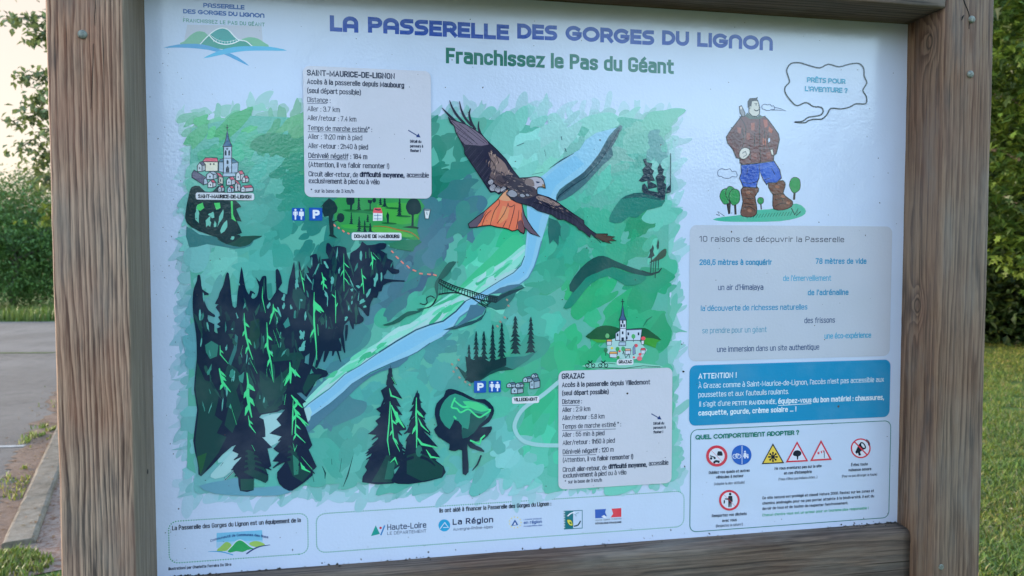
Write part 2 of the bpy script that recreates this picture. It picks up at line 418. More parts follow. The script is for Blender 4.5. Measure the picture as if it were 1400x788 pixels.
def crown_mesh(name, seed, rx, ry, rz, z0, n_clumps, per, leaf, cols, clump=.45, kind='oval', droop=.3, shell=.55, mat=None):
    rg = random.Random(seed); V, F, C = [], [], []
    for i in range(n_clumps):
        while True:
            v = Vector((rg.uniform(-1, 1), rg.uniform(-1, 1), rg.uniform(-1, 1)))
            if shell < v.length < 1: break
        lump = 1 + .28 * noise.noise(v * 1.9 + Vector((seed, 0, 0)))
        c0 = Vector((v.x * rx * lump, v.y * ry * lump, z0 + v.z * rz * lump)); cs = clump * rg.uniform(.6, 1.3)
        col = rg.choice(cols)
        for k in range(per):
            o = Vector((rg.gauss(0, 1), rg.gauss(0, 1), rg.gauss(0, .6))) * cs * .5
            q = c0 + o
            if q.z < .05: continue
            leaf_add(V, F, C, q, leaf * rg.uniform(.6, 1.25), col, kind, droop, rg)
    me = bpy.data.meshes.new(name); me.from_pydata(V, [], F); me.materials.append(mat or LEAF)
    a = me.color_attributes.new('Col', 'FLOAT_COLOR', 'POINT'); fl = []
    for c in C: fl += [c[0], c[1], c[2], 1]
    a.data.foreach_set('color', fl); return me
def trunk_mesh(name, seed, h, r, spread, nl=7):
    rg = random.Random(seed); V, F = [], []
    pts = [(rg.gauss(0, .03) * i, rg.gauss(0, .03) * i, h * i / 6) for i in range(7)]
    tube(V, F, [(0, 0, -.1)] + pts[1:], [r * (1 - .13 * i) for i in range(7)], 8)
    for k in range(nl):
        z = h * rg.uniform(.35, .95); an = k * 2.4 + rg.uniform(-.4, .4); L = spread * rg.uniform(.6, 1)
        P = []
        for i in range(5):
            t = i / 4; P.append((math.cos(an) * L * t + rg.gauss(0, .04), math.sin(an) * L * t + rg.gauss(0, .04), z + L * .55 * t ** .8))
        tube(V, F, P, [r * .45 * (1 - .2 * i) for i in range(5)], 6)
    me = bpy.data.meshes.new(name); me.from_pydata(V, [], F); me.materials.append(BARK)
    me.polygons.foreach_set('use_smooth', [True] * len(me.polygons)); return me
def tree(name, label, cat, loc, rz, crown, trunk, s=1.0, group=None):
    t = empty(name, loc, rz); tag(t, label, cat, group); t.scale = (s, s, s)
    link(bpy.data.objects.new('crown', crown), t)
    link(bpy.data.objects.new('trunk', trunk), t)
    return t
SHRUB = [(.040, .098, .018), (.055, .125, .022), (.07, .145, .028), (.045, .105, .022)]
cr1 = crown_mesh('shrub_crown', 3, 2.3, 2.0, 1.9, 1.95, 640, 36, .10, SHRUB, .6, droop=.9, shell=.35, mat=LEAF_D)
cr2 = crown_mesh('shrub_crown', 11, 2.0, 2.2, 1.75, 1.8, 580, 36, .095, SHRUB, .55, droop=.9, shell=.35, mat=LEAF_D)
tk1 = trunk_mesh('shrub_trunk', 5, 2.2, .10, 1.5)
GL = 'big green shrubs along the far side of the car park'
for i, (px, dist, s, cm, lab) in enumerate(((18, 20.5, .97, cr1, 'broad drooping green shrub beyond the car park at the left of the board'),
        (82, 22.5, .93, cr2, 'rounder green shrub half hidden behind the left post of the board'),
        (-75, 21.5, 1.0, cr2, 'green shrub beyond the car park, furthest left of its row'),
        (215, 23.5, 1.1, cr1, 'green shrub hidden behind the left of the printed panel'),
        (385, 24.5, 1.05, cr2, 'green shrub hidden behind the middle of the printed panel'))):
    p = at_depth(px, 394, dist); p.z = 0
    tree('green_shrub', lab, 'shrub', p, i * 1.7, cm, tk1, s, GL)
FAR = [(.06, .10, .035), (.075, .115, .045), (.05, .09, .035)]
cr3 = crown_mesh('far_crown', 21, 4.5, 4.5, 4.2, 5.6, 420, 18, .34, FAR, 1.3, droop=.2, shell=.4)
tk3 = trunk_mesh('far_trunk', 8, 6.5, .28, 3.0)
for i, (px, dist, s, lab) in enumerate(((52, 58, .92, 'pale far tree showing above the green shrubs beside the left post'), (-40, 66, .9, 'pale far tree beyond the shrubs at the photo\'s left edge'),
        (190, 60, .95, 'far tree hidden behind the left part of the panel'), (520, 62, 1.1, 'far tree hidden behind the middle of the panel'), (800, 60, 1.1, 'far tree hidden behind the right part of the panel'))):
    p = at_depth(px, 394, dist); p.z = 0
    tree('far_tree', lab, 'tree', p, i * 2.1, cr3, tk3, s, 'trees far beyond the car park')

# drooping lime branches left of the left post: a tree standing behind the board
def lime_tree():
    D = 7.5
    base = at_depth(185, 394, D + .3); base.z = 0
    t = empty('lime_tree', base); tag(t, 'lime tree behind the left post with leafy drooping branches against the pale sky', 'tree')
    V, F = [], []
    tube(V, F, [(0, 0, -.1), (.02, .01, 1.2), (.0, .05, 2.6), (.06, .02, 4.2), (.02, .0, 6.0)], [.13, .11, .095, .07, .04], 10)
    LV, LF, LC = [], [], []
    rg = random.Random(4)
    sprays = [((150, 45), (62, 22), (4, 26)), ((140, 60), (66, 40), (44, 55)), ((150, 120), (66, 96), (26, 108)), ((150, 150), (66, 122), (36, 148)),
              ((150, 190), (68, 152), (16, 166)), ((150, 215), (68, 178), (22, 205)), ((140, 240), (70, 205), (50, 228)), ((140, 275), (76, 238), (58, 252)),
              ((130, 320), (78, 280), (64, 306)), ((160, 10), (90, -20), (30, -40))]
    greens = [(.11, .15, .07), (.14, .18, .085), (.09, .125, .06)]
    for si, sx in enumerate(sprays):
        z0 = base.z
        P0 = Vector((0, 0, at_depth(190, sx[0][1] - 25, D).z))
        P = [P0] + [at_depth(q[0], q[1], D + rg.uniform(-.25, .25)) - base for q in sx]
        Q = []
        for i in range(len(P) - 1):
            for k in range(5): Q.append(P[i].lerp(P[i + 1], k / 5))
        Q.append(P[-1])
        tube(V, F, [tuple(q) for q in Q], [.022 * (1 - .9 * i / (len(Q) - 1)) + .002 for i in range(len(Q))], 5)
        for i, q in enumerate(Q):
            if i < 6: continue
            f = i / len(Q)
            for k in range(20 if i < len(Q) - 2 else 12):
                o = Vector((rg.gauss(0, .05), rg.gauss(0, .10), -abs(rg.gauss(0.01, .055)) + .03))
                g = rg.choice(greens) if si < 8 else rg.choice([(.09, .14, .025), (.11, .17, .03), (.06, .105, .025)])
                leaf_add(LV, LF, LC, q + o, rg.uniform(.06, .10), g, 'oval', .9, rg)
    # the rest of the crown, out of the picture behind the board
    for i in range(240):
        v = Vector((rg.gauss(0, .55) + .5, rg.gauss(0, .7) + .3, rg.uniform(2.3, 6.6)))
        for k in range(14):
            leaf_add(LV, LF, LC, v + Vector((rg.gauss(0, .16), rg.gauss(0, .16), rg.gauss(0, .13))), rg.uniform(.06, .09), rg.choice(greens), 'oval', .7, rg)
    mesh_obj('trunk', V, F, BARK, t, True); mesh_obj('crown', LV, LF, LEAF, t, cols=LC)
lime_tree()

# right side: maple overhanging the lawn, dark wood behind
MAPLE = [(.030, .066, .012), (.105, .165, .026), (.022, .054, .010), (.040, .085, .016), (.07, .125, .02)]
cm = crown_mesh('maple_crown', 31, 2.1, 2.0, 2.6, 4.1, 680, 30, .12, MAPLE, .5, 'maple', .5, .45)
tm = trunk_mesh('maple_trunk', 9, 4.0, .14, 1.6)
p = at_depth(1470, 394, 9.0); p.z = 0
tree('maple_tree', 'maple with bright lobed leaves hanging over the lawn beside the right post', 'tree', p, .4, cm, tm)
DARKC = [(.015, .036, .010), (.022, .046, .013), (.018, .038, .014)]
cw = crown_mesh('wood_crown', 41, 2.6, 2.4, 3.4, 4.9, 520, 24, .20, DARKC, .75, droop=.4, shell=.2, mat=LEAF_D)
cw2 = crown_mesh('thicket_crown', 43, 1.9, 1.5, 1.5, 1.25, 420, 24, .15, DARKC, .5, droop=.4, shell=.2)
tw = trunk_mesh('wood_trunk', 13, 5.5, .17, 1.8)
WL = ('dark tree behind the maple at the photo\'s right edge', 'dark tree hidden behind the right post', 'dark tree beyond the maple, outermost on the right', 'dark tree deep in the wood on the right', 'dark tree hidden behind the panel near the wood', 'dark tree in the back row of the wood, outermost')
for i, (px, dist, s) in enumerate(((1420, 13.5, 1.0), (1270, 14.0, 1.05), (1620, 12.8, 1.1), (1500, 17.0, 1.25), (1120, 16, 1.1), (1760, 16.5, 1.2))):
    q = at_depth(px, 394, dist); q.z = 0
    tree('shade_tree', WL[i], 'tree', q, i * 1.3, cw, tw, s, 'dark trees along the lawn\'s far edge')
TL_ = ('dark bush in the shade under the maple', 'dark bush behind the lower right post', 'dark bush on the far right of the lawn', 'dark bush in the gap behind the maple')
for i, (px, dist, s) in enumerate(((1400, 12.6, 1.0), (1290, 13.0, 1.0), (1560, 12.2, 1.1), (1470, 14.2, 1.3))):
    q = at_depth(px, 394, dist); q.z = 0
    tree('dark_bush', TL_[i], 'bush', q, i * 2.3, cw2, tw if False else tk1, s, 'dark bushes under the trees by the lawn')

# the wood on the other side of the clearing, behind the photographer (mirrored in the glossy panel)
bw = crown_mesh('back_crown', 51, 3.0, 2.8, 3.0, 3.7, 300, 16, .42, DARKC, 1.1, droop=.3, shell=.3)
BX = [(-17, -13, .70), (-11.5, -15, .95), (-7.0, -17, .72), (-3.2, -18, .66), (0.8, -17, 1.12), (4.6, -18, .78), (8.6, -17, .68), (13, -15, .85), (17.5, -12, .9)]
for i, (x, y, s) in enumerate(BX):
    tree('clearing_tree', 'dense tree behind the photographer, seen only as a dark reflection in the panel', 'tree', (x, y, 0), i * 1.9, bw, tk3, s, 'trees behind the photographer')

# ------------------------------------------------------------------ the information board
board = empty('information_board', (0, 0, 0))
tag(board, 'wooden information board with a printed white panel of a green valley map and a kite', 'information board')

def on_x(px, py, x):
    d = ray(px, py); t = (x - CAM.x) / d.x; return CAM + d * t

def timber(name, w, d, L, mat, loc, rot=(0, 0, 0), r=.006, seed=0, top_r=None, parent=board):
    """A sawn timber along local Z with eased, slightly uneven edges; top_r = radius of its -x/-y edge."""
    sec = []
    rads = [r, r, r, top_r or r]             # corners: (+,+) (-,+) ... ordered below
    corners = [(w / 2, -d / 2, -90, r), (w / 2, d / 2, 0, r), (-w / 2, d / 2, 90, r), (-w / 2, -d / 2, 180, top_r or r)]
    for (cx, cy, a0, rr) in corners:
        ox = cx - math.copysign(rr, cx); oy = cy - math.copysign(rr, cy)
        k = 5 if rr > .01 else 3
        for i in range(k + 1):
            a = R(a0 + 90 * i / k); sec.append((ox + rr * math.cos(a), oy + rr * math.sin(a), 1))
    # a few extra points along each flat
    full = []
    for i, p in enumerate(sec):
        q = sec[(i + 1) % len(sec)]; full.append(p)
        dist = math.hypot(p[0] - q[0], p[1] - q[1])
        if dist > .03:
            for k in range(1, 6): t = k / 6; full.append((p[0] + (q[0] - p[0]) * t, p[1] + (q[1] - p[1]) * t, 0))
    n = len(full); segs = int(L / .02); V, F = [], []
    for s in range(segs + 1):
        z = L * s / segs
        for i, (x, y, e) in enumerate(full):
            v = Vector((x * 30 + seed, y * 30, z * 5)); j = .0009 * noise.noise(v) + (.0008 * noise.noise(Vector((x * 60, y * 60 + seed, z * 28))) if e else 0)
            l = math.hypot(x, y); V.append((x * (1 + j / l), y * (1 + j / l), z))
    for s in range(segs):
        for i in range(n):
            a = s * n + i; b = s * n + (i + 1) % n; F.append((a, b, b + n, a + n))
    F.append(tuple(n - 1 - i for i in range(n))); F.append(tuple(segs * n + i for i in range(n)))
    o = mesh_obj(name, V, F, mat, parent, True)
    for p in o.data.polygons[-2:]: p.use_smooth = False
    o.location = loc; o.rotation_euler = rot
    return o

PT = .12; PY = -REC + PT / 2
LX, RX = -PW / 2 - PT / 2, PW / 2 + PT / 2
k1 = on_x(1271, 58, PW / 2); k2 = on_x(1254, 417, PW / 2); k3 = on_x(1238, 446, PW / 2)
kn_ = [(k.x - RX, k.y - PY, k.z) for k in (k1, k2)]
WOOD_P2 = wood_material('weathered_knotty_pine', .16, -.15, .013, (.066, .036, .023), (.235, .15, .095), (.18, .070, .038), .8, knots=kn_, knot_r=.013, groove=.3, wob=.011)
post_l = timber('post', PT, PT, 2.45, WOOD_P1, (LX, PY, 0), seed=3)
tag(post_l, 'heavily grooved reddish post')
post_r = timber('post', PT, PT, 2.45, WOOD_P2, (RX, PY, 0), seed=17, r=.009)
tag(post_r, 'smoother brown post with knots and a split at its top')
BD = PT
# horizontal beams: local z -> world +x, local x -> world -z
top = timber('beam', .14, BD, PW - .002, WOOD_B1, (-PW / 2 + .001, PY, ZC + PH / 2 + .07), (0, R(90), 0), r=.005, seed=31)
RT_ = -PH / 2 - .0165                        # top of the lower rail, panel-centred
bot = timber('beam', .15, .056, PW - .002, WOOD_B2, (-PW / 2 + .001, -.042 + .028, ZC + RT_ - .0755), (0, R(90), 0), r=.004, seed=47, top_r=.016)

def dome(name, p, r, h, parent, mat=METAL, hexa=False):
    V, F = [], []; n = 20; rings = [(1, 0), (1, .35), (.93, .6), (.75, .84), (.45, .97)]
    if hexa: rings = [(1, 0), (1, .5), (.9, .8), (.62, .95), (.42, .9), (.40, .3)]
    for (q, y) in rings:
        for i in range(n):
            a = 2 * math.pi * i / n; V.append((p.x + r * q * math.cos(a), p.y - h * y, p.z + r * q * math.sin(a)))
    V.append((p.x, p.y - h * (.3 if hexa else 1), p.z)); c = len(V) - 1
    for k in range(len(rings) - 1):
        for i in range(n):
            a = k * n + i; b = k * n + (i + 1) % n; F.append((a, b, b + n, a + n))
    for i in range(n): a = (len(rings) - 1) * n; F.append((a + i, a + (i + 1) % n, c))
    o = mesh_obj(name, V, F, mat, None, not hexa)
    o.parent = parent; o.matrix_parent_inverse = Matrix.Translation(-Vector(parent.location)); return o
yf = -REC
dome('bolt', on_y(113, 47.5, yf), .0074, .0045, post_l)
dome('bolt', on_y(1328, 27, yf), .0075, .0045, post_r)
dome('bolt', on_y(1326, 102, yf), .0075, .0045, post_r)
dome('screw', on_y(1286.5, 775.5, yf), .0062, .002, post_r, hexa=True)

mH, ntH, bsH = new_mat('dark_split'); bsH.inputs['Base Color'].default_value = (.012, .010, .009, 1); bsH.inputs['Roughness'].default_value = 1
def crack(pts, widths, y, parent):           # a split in the timber: a narrow dark slot, slightly domed
    V, F = [], []
    P = [on_y(a, b, y) for a, b in pts]
    for i, p in enumerate(P):
        q = P[min(i + 1, len(P) - 1)] - P[max(i - 1, 0)]; nrm = Vector((q.z, 0, -q.x)).normalized(); w = widths[i] * .00125 * .5
        for s, h in ((-1, .0002), (0, -.0012), (1, .0002)):
            v = p + nrm * w * s; V.append((v.x, v.y + h, v.z))
        if i:
            k = 3 * i; F += [(k - 3, k - 2, k + 1, k), (k - 2, k - 1, k + 2, k + 1)]
    o = mesh_obj('crack', V, F, mH, None); o.parent = parent; o.matrix_parent_inverse = Matrix.Translation(-Vector(parent.location)); return o
crack([(1315, -12), (1317, -2), (1319.5, 6), (1323, 14), (1325, 21), (1325, 30), (1324.6, 40)], [3, 3, 2.6, 2.4, 2, 1.2, .3], yf, post_r)
crack([(1318, 21), (1316, 24), (1314.5, 28)], [1.5, 3.5, .6], yf, post_r)
crack([(130, -10), (130.5, 10), (129.5, 24), (130, 36)], [1.0, 1.2, 1.0, .2], yf, post_l)
crack([(128, 60), (127, 88), (126, 116), (124.5, 150)], [.3, 1.0, .8, .2], yf, post_l)
# small dark nail hole on the inner side of the left post
hp = on_x(201.5, 645, -PW / 2)
V = [(hp.x + .0006, hp.y + .0035 * math.cos(a * .785), hp.z + .005 * math.sin(a * .785)) for a in range(8)]
o = mesh_obj('nail_hole', V, [tuple(range(8))], mH, None); o.parent = post_l; o.matrix_parent_inverse = Matrix.Translation(-Vector(post_l.location))

# ------------------------------------------------------------------ printed panel
def lin(v):
    v /= 255.0
    return v / 12.92 if v <= .04045 else ((v + .055) / 1.055) ** 2.4
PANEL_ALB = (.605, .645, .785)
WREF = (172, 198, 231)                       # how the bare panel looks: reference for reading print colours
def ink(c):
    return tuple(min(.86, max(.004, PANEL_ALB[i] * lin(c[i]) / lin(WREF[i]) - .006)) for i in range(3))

eps = .0
V = []; F = []
x0, x1, z0, z1 = -PW / 2 - .008, PW / 2 + .008, -PH / 2 - .034, PH / 2 + .012
V = [(x0, 0, z0), (x1, 0, z0), (x1, 0, z1), (x0, 0, z1), (x0, .005, z0), (x1, .005, z0), (x1, .005, z1), (x0, .005, z1)]
F = [(0, 1, 2, 3), (5, 4, 7, 6), (4, 5, 1, 0), (3, 2, 6, 7), (1, 5, 6, 2), (4, 0, 3, 7)]
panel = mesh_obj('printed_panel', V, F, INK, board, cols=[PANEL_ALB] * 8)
panel.location = (0, 0, ZC)

LSTEP = 1.6e-5
_cells = {}                                   # layer bookkeeping on a coarse pixel grid: each shape lies on all it covers
def layer_for(bx):
    x0, y0, x1, y1 = bx; g = 6
    ks = [(i, j) for i in range(int(x0 // g), int(x1 // g) + 1) for j in range(int(y0 // g), int(y1 // g) + 1)]
    L = 1 + max(_cells.get(k, 0) for k in ks)
    for k in ks: _cells[k] = L
    return L

def catmull(pts, n=4, closed=True):
    out = []; k = len(pts)
    for i in range(k if closed else k - 1):
        p0 = pts[(i - 1) % k] if closed or i else pts[0]; p1 = pts[i]; p2 = pts[(i + 1) % k]
        p3 = pts[(i + 2) % k] if closed or i + 2 < k else pts[-1]
        for s in range(n):
            t = s / n; t2, t3 = t * t, t * t * t
            out.append(tuple(.5 * ((2 * p1[a]) + (-p0[a] + p2[a]) * t + (2 * p0[a] - 5 * p1[a] + 4 * p2[a] - p3[a]) * t2 + (-p0[a] + 3 * p1[a] - 3 * p2[a] + p3[a]) * t3) for a in (0, 1)))
    if not closed: out.append(tuple(pts[-1]))
    return out

class Art:
    def __init__(s, name): s.name = name; s.V = []; s.F = []; s.C = []; s.o = (0, 0, 1.0); s.txt = []
    def at(s, ox=0, oy=0, sc=1.0): s.o = (ox, oy, sc); return s
    def t(s, p): return (p[0] / s.o[2] + s.o[0], p[1] / s.o[2] + s.o[1])
    def raw(s, pts, faces, c, layer=None):   # pts in photo pixels
        xs = [p[0] for p in pts]; ys = [p[1] for p in pts]
        L = layer or layer_for((min(xs), min(ys), max(xs), max(ys)))
        b = len(s.V); c = ink(c)
        for p in pts:
            x, z = pan(*p); s.V.append((x, -L * LSTEP, z)); s.C.append(c)
        for f in faces: s.F.append(tuple(b + i for i in f))
    def poly(s, pts, c, sm=0):
        P = [s.t(p) for p in pts]
        if sm: P = catmull(P, sm)
        s.raw(P, [tuple(range(len(P)))], c)
    def line(s, pts, w, c, closed=False, sm=0, taper=None):
        P = [s.t(p) for p in pts]
        if s.o[2] > 1.5 and w > 2.05: w /= s.o[2]      # wide strokes are given in the tracing's own scale
        if sm: P = catmull(P, sm, closed)
        n = len(P); L, Rr = [], []
        for i in range(n):
            a = P[(i - 1) % n] if closed or i else P[0]; b = P[(i + 1) % n] if closed or i < n - 1 else P[-1]
            q = P[i]
            d1 = (q[0] - a[0], q[1] - a[1]); d2 = (b[0] - q[0], b[1] - q[1])
            l1 = math.hypot(*d1) or 1e-9; l2 = math.hypot(*d2) or 1e-9
            if not closed and i == 0: d1, l1 = d2, l2
            if not closed and i == n - 1: d2, l2 = d1, l1
            n1 = (-d1[1] / l1, d1[0] / l1); n2 = (-d2[1] / l2, d2[0] / l2)
            m = (n1[0] + n2[0], n1[1] + n2[1]); ml = math.hypot(*m)
            if ml < .2: m, k = n1, 1.0
            else:
                m = (m[0] / ml, m[1] / ml); k = min(1.7, 1 / max(.3, m[0] * n1[0] + m[1] * n1[1]))
            ww = w * .5 * k
            if taper:
                f = i / max(1, n - 1); ww *= taper[0] + (taper[1] - taper[0]) * min(1, f / .5) if f < .5 else taper[1] + (taper[2] - taper[1]) * (f - .5) / .5
            L.append((q[0] + m[0] * ww, q[1] + m[1] * ww)); Rr.append((q[0] - m[0] * ww, q[1] - m[1] * ww))
        F = []
        for i in range(n if closed else n - 1):
            j = (i + 1) % n; F.append((i, j, n + j, n + i))
        s.raw(L + Rr, F, c)
    def shape(s, pts, fill, lc=None, lw=1.0, sm=0):
        s.poly(pts, fill, sm)
        if lc: s.line(pts, lw, lc, True, sm)
    def ell(s, cx, cy, rx, ry, c, n=20, rot=0):
        ca, sa = math.cos(rot), math.sin(rot)
        s.poly([(cx + rx * math.cos(a) * ca - ry * math.sin(a) * sa, cy + rx * math.cos(a) * sa + ry * math.sin(a) * ca) for a in [2 * math.pi * i / n for i in range(n)]], c)
    def pan_shape(s, P, faces, c):           # P already in panel metres (x, z)
        # bounding box in pixels for the layer
        q = []
        for (x, z) in P:
            d = CR.transposed() @ (Vector((x, 0, z + ZC)) - CAM); q.append((700 + FPX * d.x / d.y, 394 - FPX * d.z / d.y))
        L = layer_for((min(a for a, b in q), min(b for a, b in q), max(a for a, b in q), max(b for a, b in q)))
        b = len(s.V); c = ink(c)
        for (x, z) in P: s.V.append((x, -L * LSTEP, z)); s.C.append(c)
        for f in faces: s.F.append(tuple(b + i for i in f))
    def rrect(s, p0, p1, r, c=None, lc=None, lw=1.0, dots=None):   # true rounded rectangle on the panel between two pixel corners
        a = pan(*s.t(p0)); b = pan(*s.t(p1)); x0, x1 = sorted((a[0], b[0])); z0, z1 = sorted((a[1], b[1])); r *= .00125
        def ring(o):
            out = []
            for (cx, cz, a0) in ((x1 - r, z0 + r, -90), (x1 - r, z1 - r, 0), (x0 + r, z1 - r, 90), (x0 + r, z0 + r, 180)):
                for i in range(7): an = R(a0 + 15 * i); out.append((cx + (r + o) * math.cos(an), cz + (r + o) * math.sin(an)))
            return out
        if c: P = ring(0); s.pan_shape(P, [tuple(range(len(P)))], c)
        if lc:
            h = lw * .00125 * .5
            A, B = ring(h), ring(-h); n = len(A)
            if not dots: s.pan_shape(A + B, [(i, (i + 1) % n, n + (i + 1) % n, n + i) for i in range(n)], lc)
            else:
                M = ring(0); M.append(M[0]); acc = 0; P = []; F = []; nxt = 0
                for i in range(len(M) - 1):
                    l = math.hypot(M[i + 1][0] - M[i][0], M[i + 1][1] - M[i][1])
                    while nxt < acc + l:
                        t = (nxt - acc) / l; cx = M[i][0] + (M[i + 1][0] - M[i][0]) * t; cz = M[i][1] + (M[i + 1][1] - M[i][1]) * t
                        k = len(P); P += [(cx + h * math.cos(q * 1.047), cz + h * math.sin(q * 1.047)) for q in range(6)]; F.append(tuple(range(k, k + 6))); nxt += dots * .00125
                    acc += l
                # dots along the frame only cover a thin line: keep their own layer
                b0 = len(s.V); cc = ink(lc)
                for (x, z) in P: s.V.append((x, -LSTEP * 3, z)); s.C.append(cc)
                for f in F: s.F.append(tuple(b0 + i for i in f))
    def text(s, string, x0, y0, x1, cap, c, bold=0.0, arc=0.0, y1=None):
        a = s.t((x0, y0)); b = s.t((x1, y1 if y1 is not None else y0)); s.txt.append((string, a, b, cap / s.o[2], c, bold, arc))
    def build(s, parent=panel):
        o = mesh_obj(s.name, s.V, s.F, INK, parent, cols=s.C); return o

# narrow sans lettering of the body text: strokes with rounded corners; (width, [(corner radius, closed, points), ...]); cap height 1, x-height .72
def _font():
    G = {}
    def d(ch, w, *st): G[ch] = (w, [s if isinstance(s, tuple) and len(s) == 3 and isinstance(s[2], list) else (0, False, s) for s in st])
    o = lambda r, *p: (r, False, list(p))
    c = lambda r, *p: (r, True, list(p))
    X = .72
    d('A', .46, [(0, 0), (.23, 1), (.46, 0)], [(.09, .3), (.37, .3)]); d('B', .42, [(0, 0), (0, 1)], o(.18, (0, 1), (.38, 1), (.38, .53), (0, .53)), o(.2, (0, .53), (.42, .53), (.42, 0), (0, 0)))
    d('C', .42, o(.2, (.42, .78), (.42, 1), (0, 1), (0, 0), (.42, 0), (.42, .22))); d('D', .42, [(0, 0), (0, 1)], o(.22, (0, 1), (.42, 1), (.42, 0), (0, 0)))
    d('E', .36, [(.36, 1), (0, 1), (0, 0), (.36, 0)], [(0, .52), (.32, .52)]); d('F', .34, [(.34, 1), (0, 1), (0, 0)], [(0, .5), (.3, .5)])
    d('G', .44, o(.2, (.44, .80), (.44, 1), (0, 1), (0, 0), (.44, 0), (.44, .40)), [(.26, .42), (.44, .42)]); d('H', .42, [(0, 0), (0, 1)], [(.42, 0), (.42, 1)], [(0, .52), (.42, .52)])
    d('I', 0, [(0, 0), (0, 1)]); d('J', .32, o(.16, (0, .26), (0, 0), (.32, 0), (.32, 1))); d('L', .34, [(0, 1), (0, 0), (.34, 0)]); d('M', .60, [(0, 0), (0, 1), (.30, .12), (.60, 1), (.60, 0)])
    d('N', .43, [(0, 0), (0, 1), (.43, 0), (.43, 1)]); d('O', .42, c(.21, (0, 0), (.42, 0), (.42, 1), (0, 1))); d('P', .40, [(0, 0), (0, 1)], o(.2, (0, 1), (.4, 1), (.4, .45), (0, .45)))
    d('Q', .42, c(.21, (0, 0), (.42, 0), (.42, 1), (0, 1)), [(.24, .2), (.46, -.08)]); d('R', .42, [(0, 0), (0, 1)], o(.2, (0, 1), (.4, 1), (.4, .47), (0, .47)), [(.2, .47), (.42, 0)])
    d('S', .40, o(.2, (.4, .74), (.4, 1), (0, 1), (0, .54), (.4, .48), (.4, 0), (0, 0), (0, .18))); d('T', .42, [(0, 1), (.42, 1)], [(.21, 1), (.21, 0)]); d('U', .42, o(.2, (0, 1), (0, 0), (.42, 0), (.42, 1)))
    d('V', .44, [(0, 1), (.22, 0), (.44, 1)]); d('Z', .4, [(0, 1), (.4, 1), (0, 0), (.4, 0)])
    d('a', .36, o(.15, (.04, X), (.36, X), (.36, 0)), o(.14, (.36, .44), (0, .44), (0, 0), (.36, 0))); d('b', .36, [(0, 0), (0, 1)], o(.17, (0, X), (.36, X), (.36, 0), (0, 0)))
    d('c', .34, o(.17, (.34, .58), (.34, X), (0, X), (0, 0), (.34, 0), (.34, .14))); d('d', .36, [(.36, 0), (.36, 1)], o(.17, (.36, X), (0, X), (0, 0), (.36, 0)))
    d('e', .36, [(0, .38), (.36, .38)], o(.17, (.36, .38), (.36, X), (0, X), (0, 0), (.36, 0), (.36, .06))); d('f', .26, o(.14, (.28, 1), (.1, 1), (.1, 0)), [(0, X), (.26, X)])
    d('g', .36, o(.17, (.36, X), (0, X), (0, .02), (.36, .02)), o(.15, (.36, X), (.36, -.24), (.02, -.24))); d('h', .36, [(0, 0), (0, 1)], o(.17, (0, X), (.36, X), (.36, 0)))
    d('i', 0, [(0, 0), (0, X)], [(0, .94), (0, 1.0)]); d('j', .1, o(.08, (0, -.24), (.1, -.24), (.1, X)), [(.1, .94), (.1, 1.0)]); d('k', .36, [(0, 0), (0, 1)], [(.34, X), (0, .28)], [(.11, .4), (.36, 0)]); d('l', 0, [(0, 0), (0, 1)])
    d('m', .6, [(0, 0), (0, X)], o(.14, (0, X), (.3, X), (.3, 0)), o(.14, (.3, X), (.6, X), (.6, 0))); d('n', .36, [(0, 0), (0, X)], o(.16, (0, X), (.36, X), (.36, 0))); d('o', .36, c(.17, (0, 0), (.36, 0), (.36, X), (0, X)))
    d('p', .36, [(0, -.25), (0, X)], o(.17, (0, X), (.36, X), (.36, 0), (0, 0))); d('q', .36, [(.36, -.25), (.36, X)], o(.17, (.36, X), (0, X), (0, 0), (.36, 0))); d('r', .22, [(0, 0), (0, X)], o(.1, (0, .5), (0, X), (.22, X)))
    d('s', .32, o(.15, (.32, .64), (.32, X), (0, X), (0, .40), (.32, .35), (.32, 0), (0, 0), (0, .08))); d('t', .26, o(.12, (.09, .95), (.09, 0), (.27, 0)), [(0, X), (.26, X)]); d('u', .36, o(.16, (0, X), (0, 0), (.36, 0)), [(.36, 0), (.36, X)])
    d('v', .36, [(0, X), (.18, 0), (.36, X)]); d('w', .56, [(0, X), (.14, 0), (.28, X), (.42, 0), (.56, X)]); d('x', .36, [(0, 0), (.36, X)], [(0, X), (.36, 0)]); d('y', .36, [(0, X), (.19, .02)], [(.36, X), (.1, -.25)]); d('z', .32, [(0, X), (.32, X), (0, 0), (.32, 0)])
    d('0', .4, c(.2, (0, 0), (.4, 0), (.4, 1), (0, 1))); d('1', .2, [(0, .82), (.18, 1), (.18, 0)]); d('2', .4, o(.18, (0, .76), (0, 1), (.4, 1), (.4, .6), (0, 0)), [(0, 0), (.4, 0)]); d('3', .4, o(.18, (0, .78), (0, 1), (.38, 1), (.38, .54), (.12, .54)), o(.2, (.12, .54), (.4, .54), (.4, 0), (0, 0), (0, .24)))
    d('4', .42, [(.3, 0), (.3, 1), (0, .28), (.42, .28)]); d('5', .4, [(.38, 1), (.03, 1), (0, .5)], o(.2, (0, .5), (0, .62), (.4, .62), (.4, 0), (0, 0), (0, .24))); d('6', .4, c(.19, (0, 0), (.4, 0), (.4, .58), (0, .58)), o(.2, (0, .3), (0, 1), (.38, 1), (.38, .8))); d('7', .4, [(0, 1), (.4, 1), (.12, 0)])
    d('8', .4, c(.18, (0, 0), (.4, 0), (.4, .52), (0, .52)), c(.17, (.02, .52), (.38, .52), (.38, 1), (.02, 1))); d('9', .4, c(.19, (0, .42), (.4, .42), (.4, 1), (0, 1)), o(.2, (.4, .7), (.4, 0), (.02, 0), (.02, .2)))
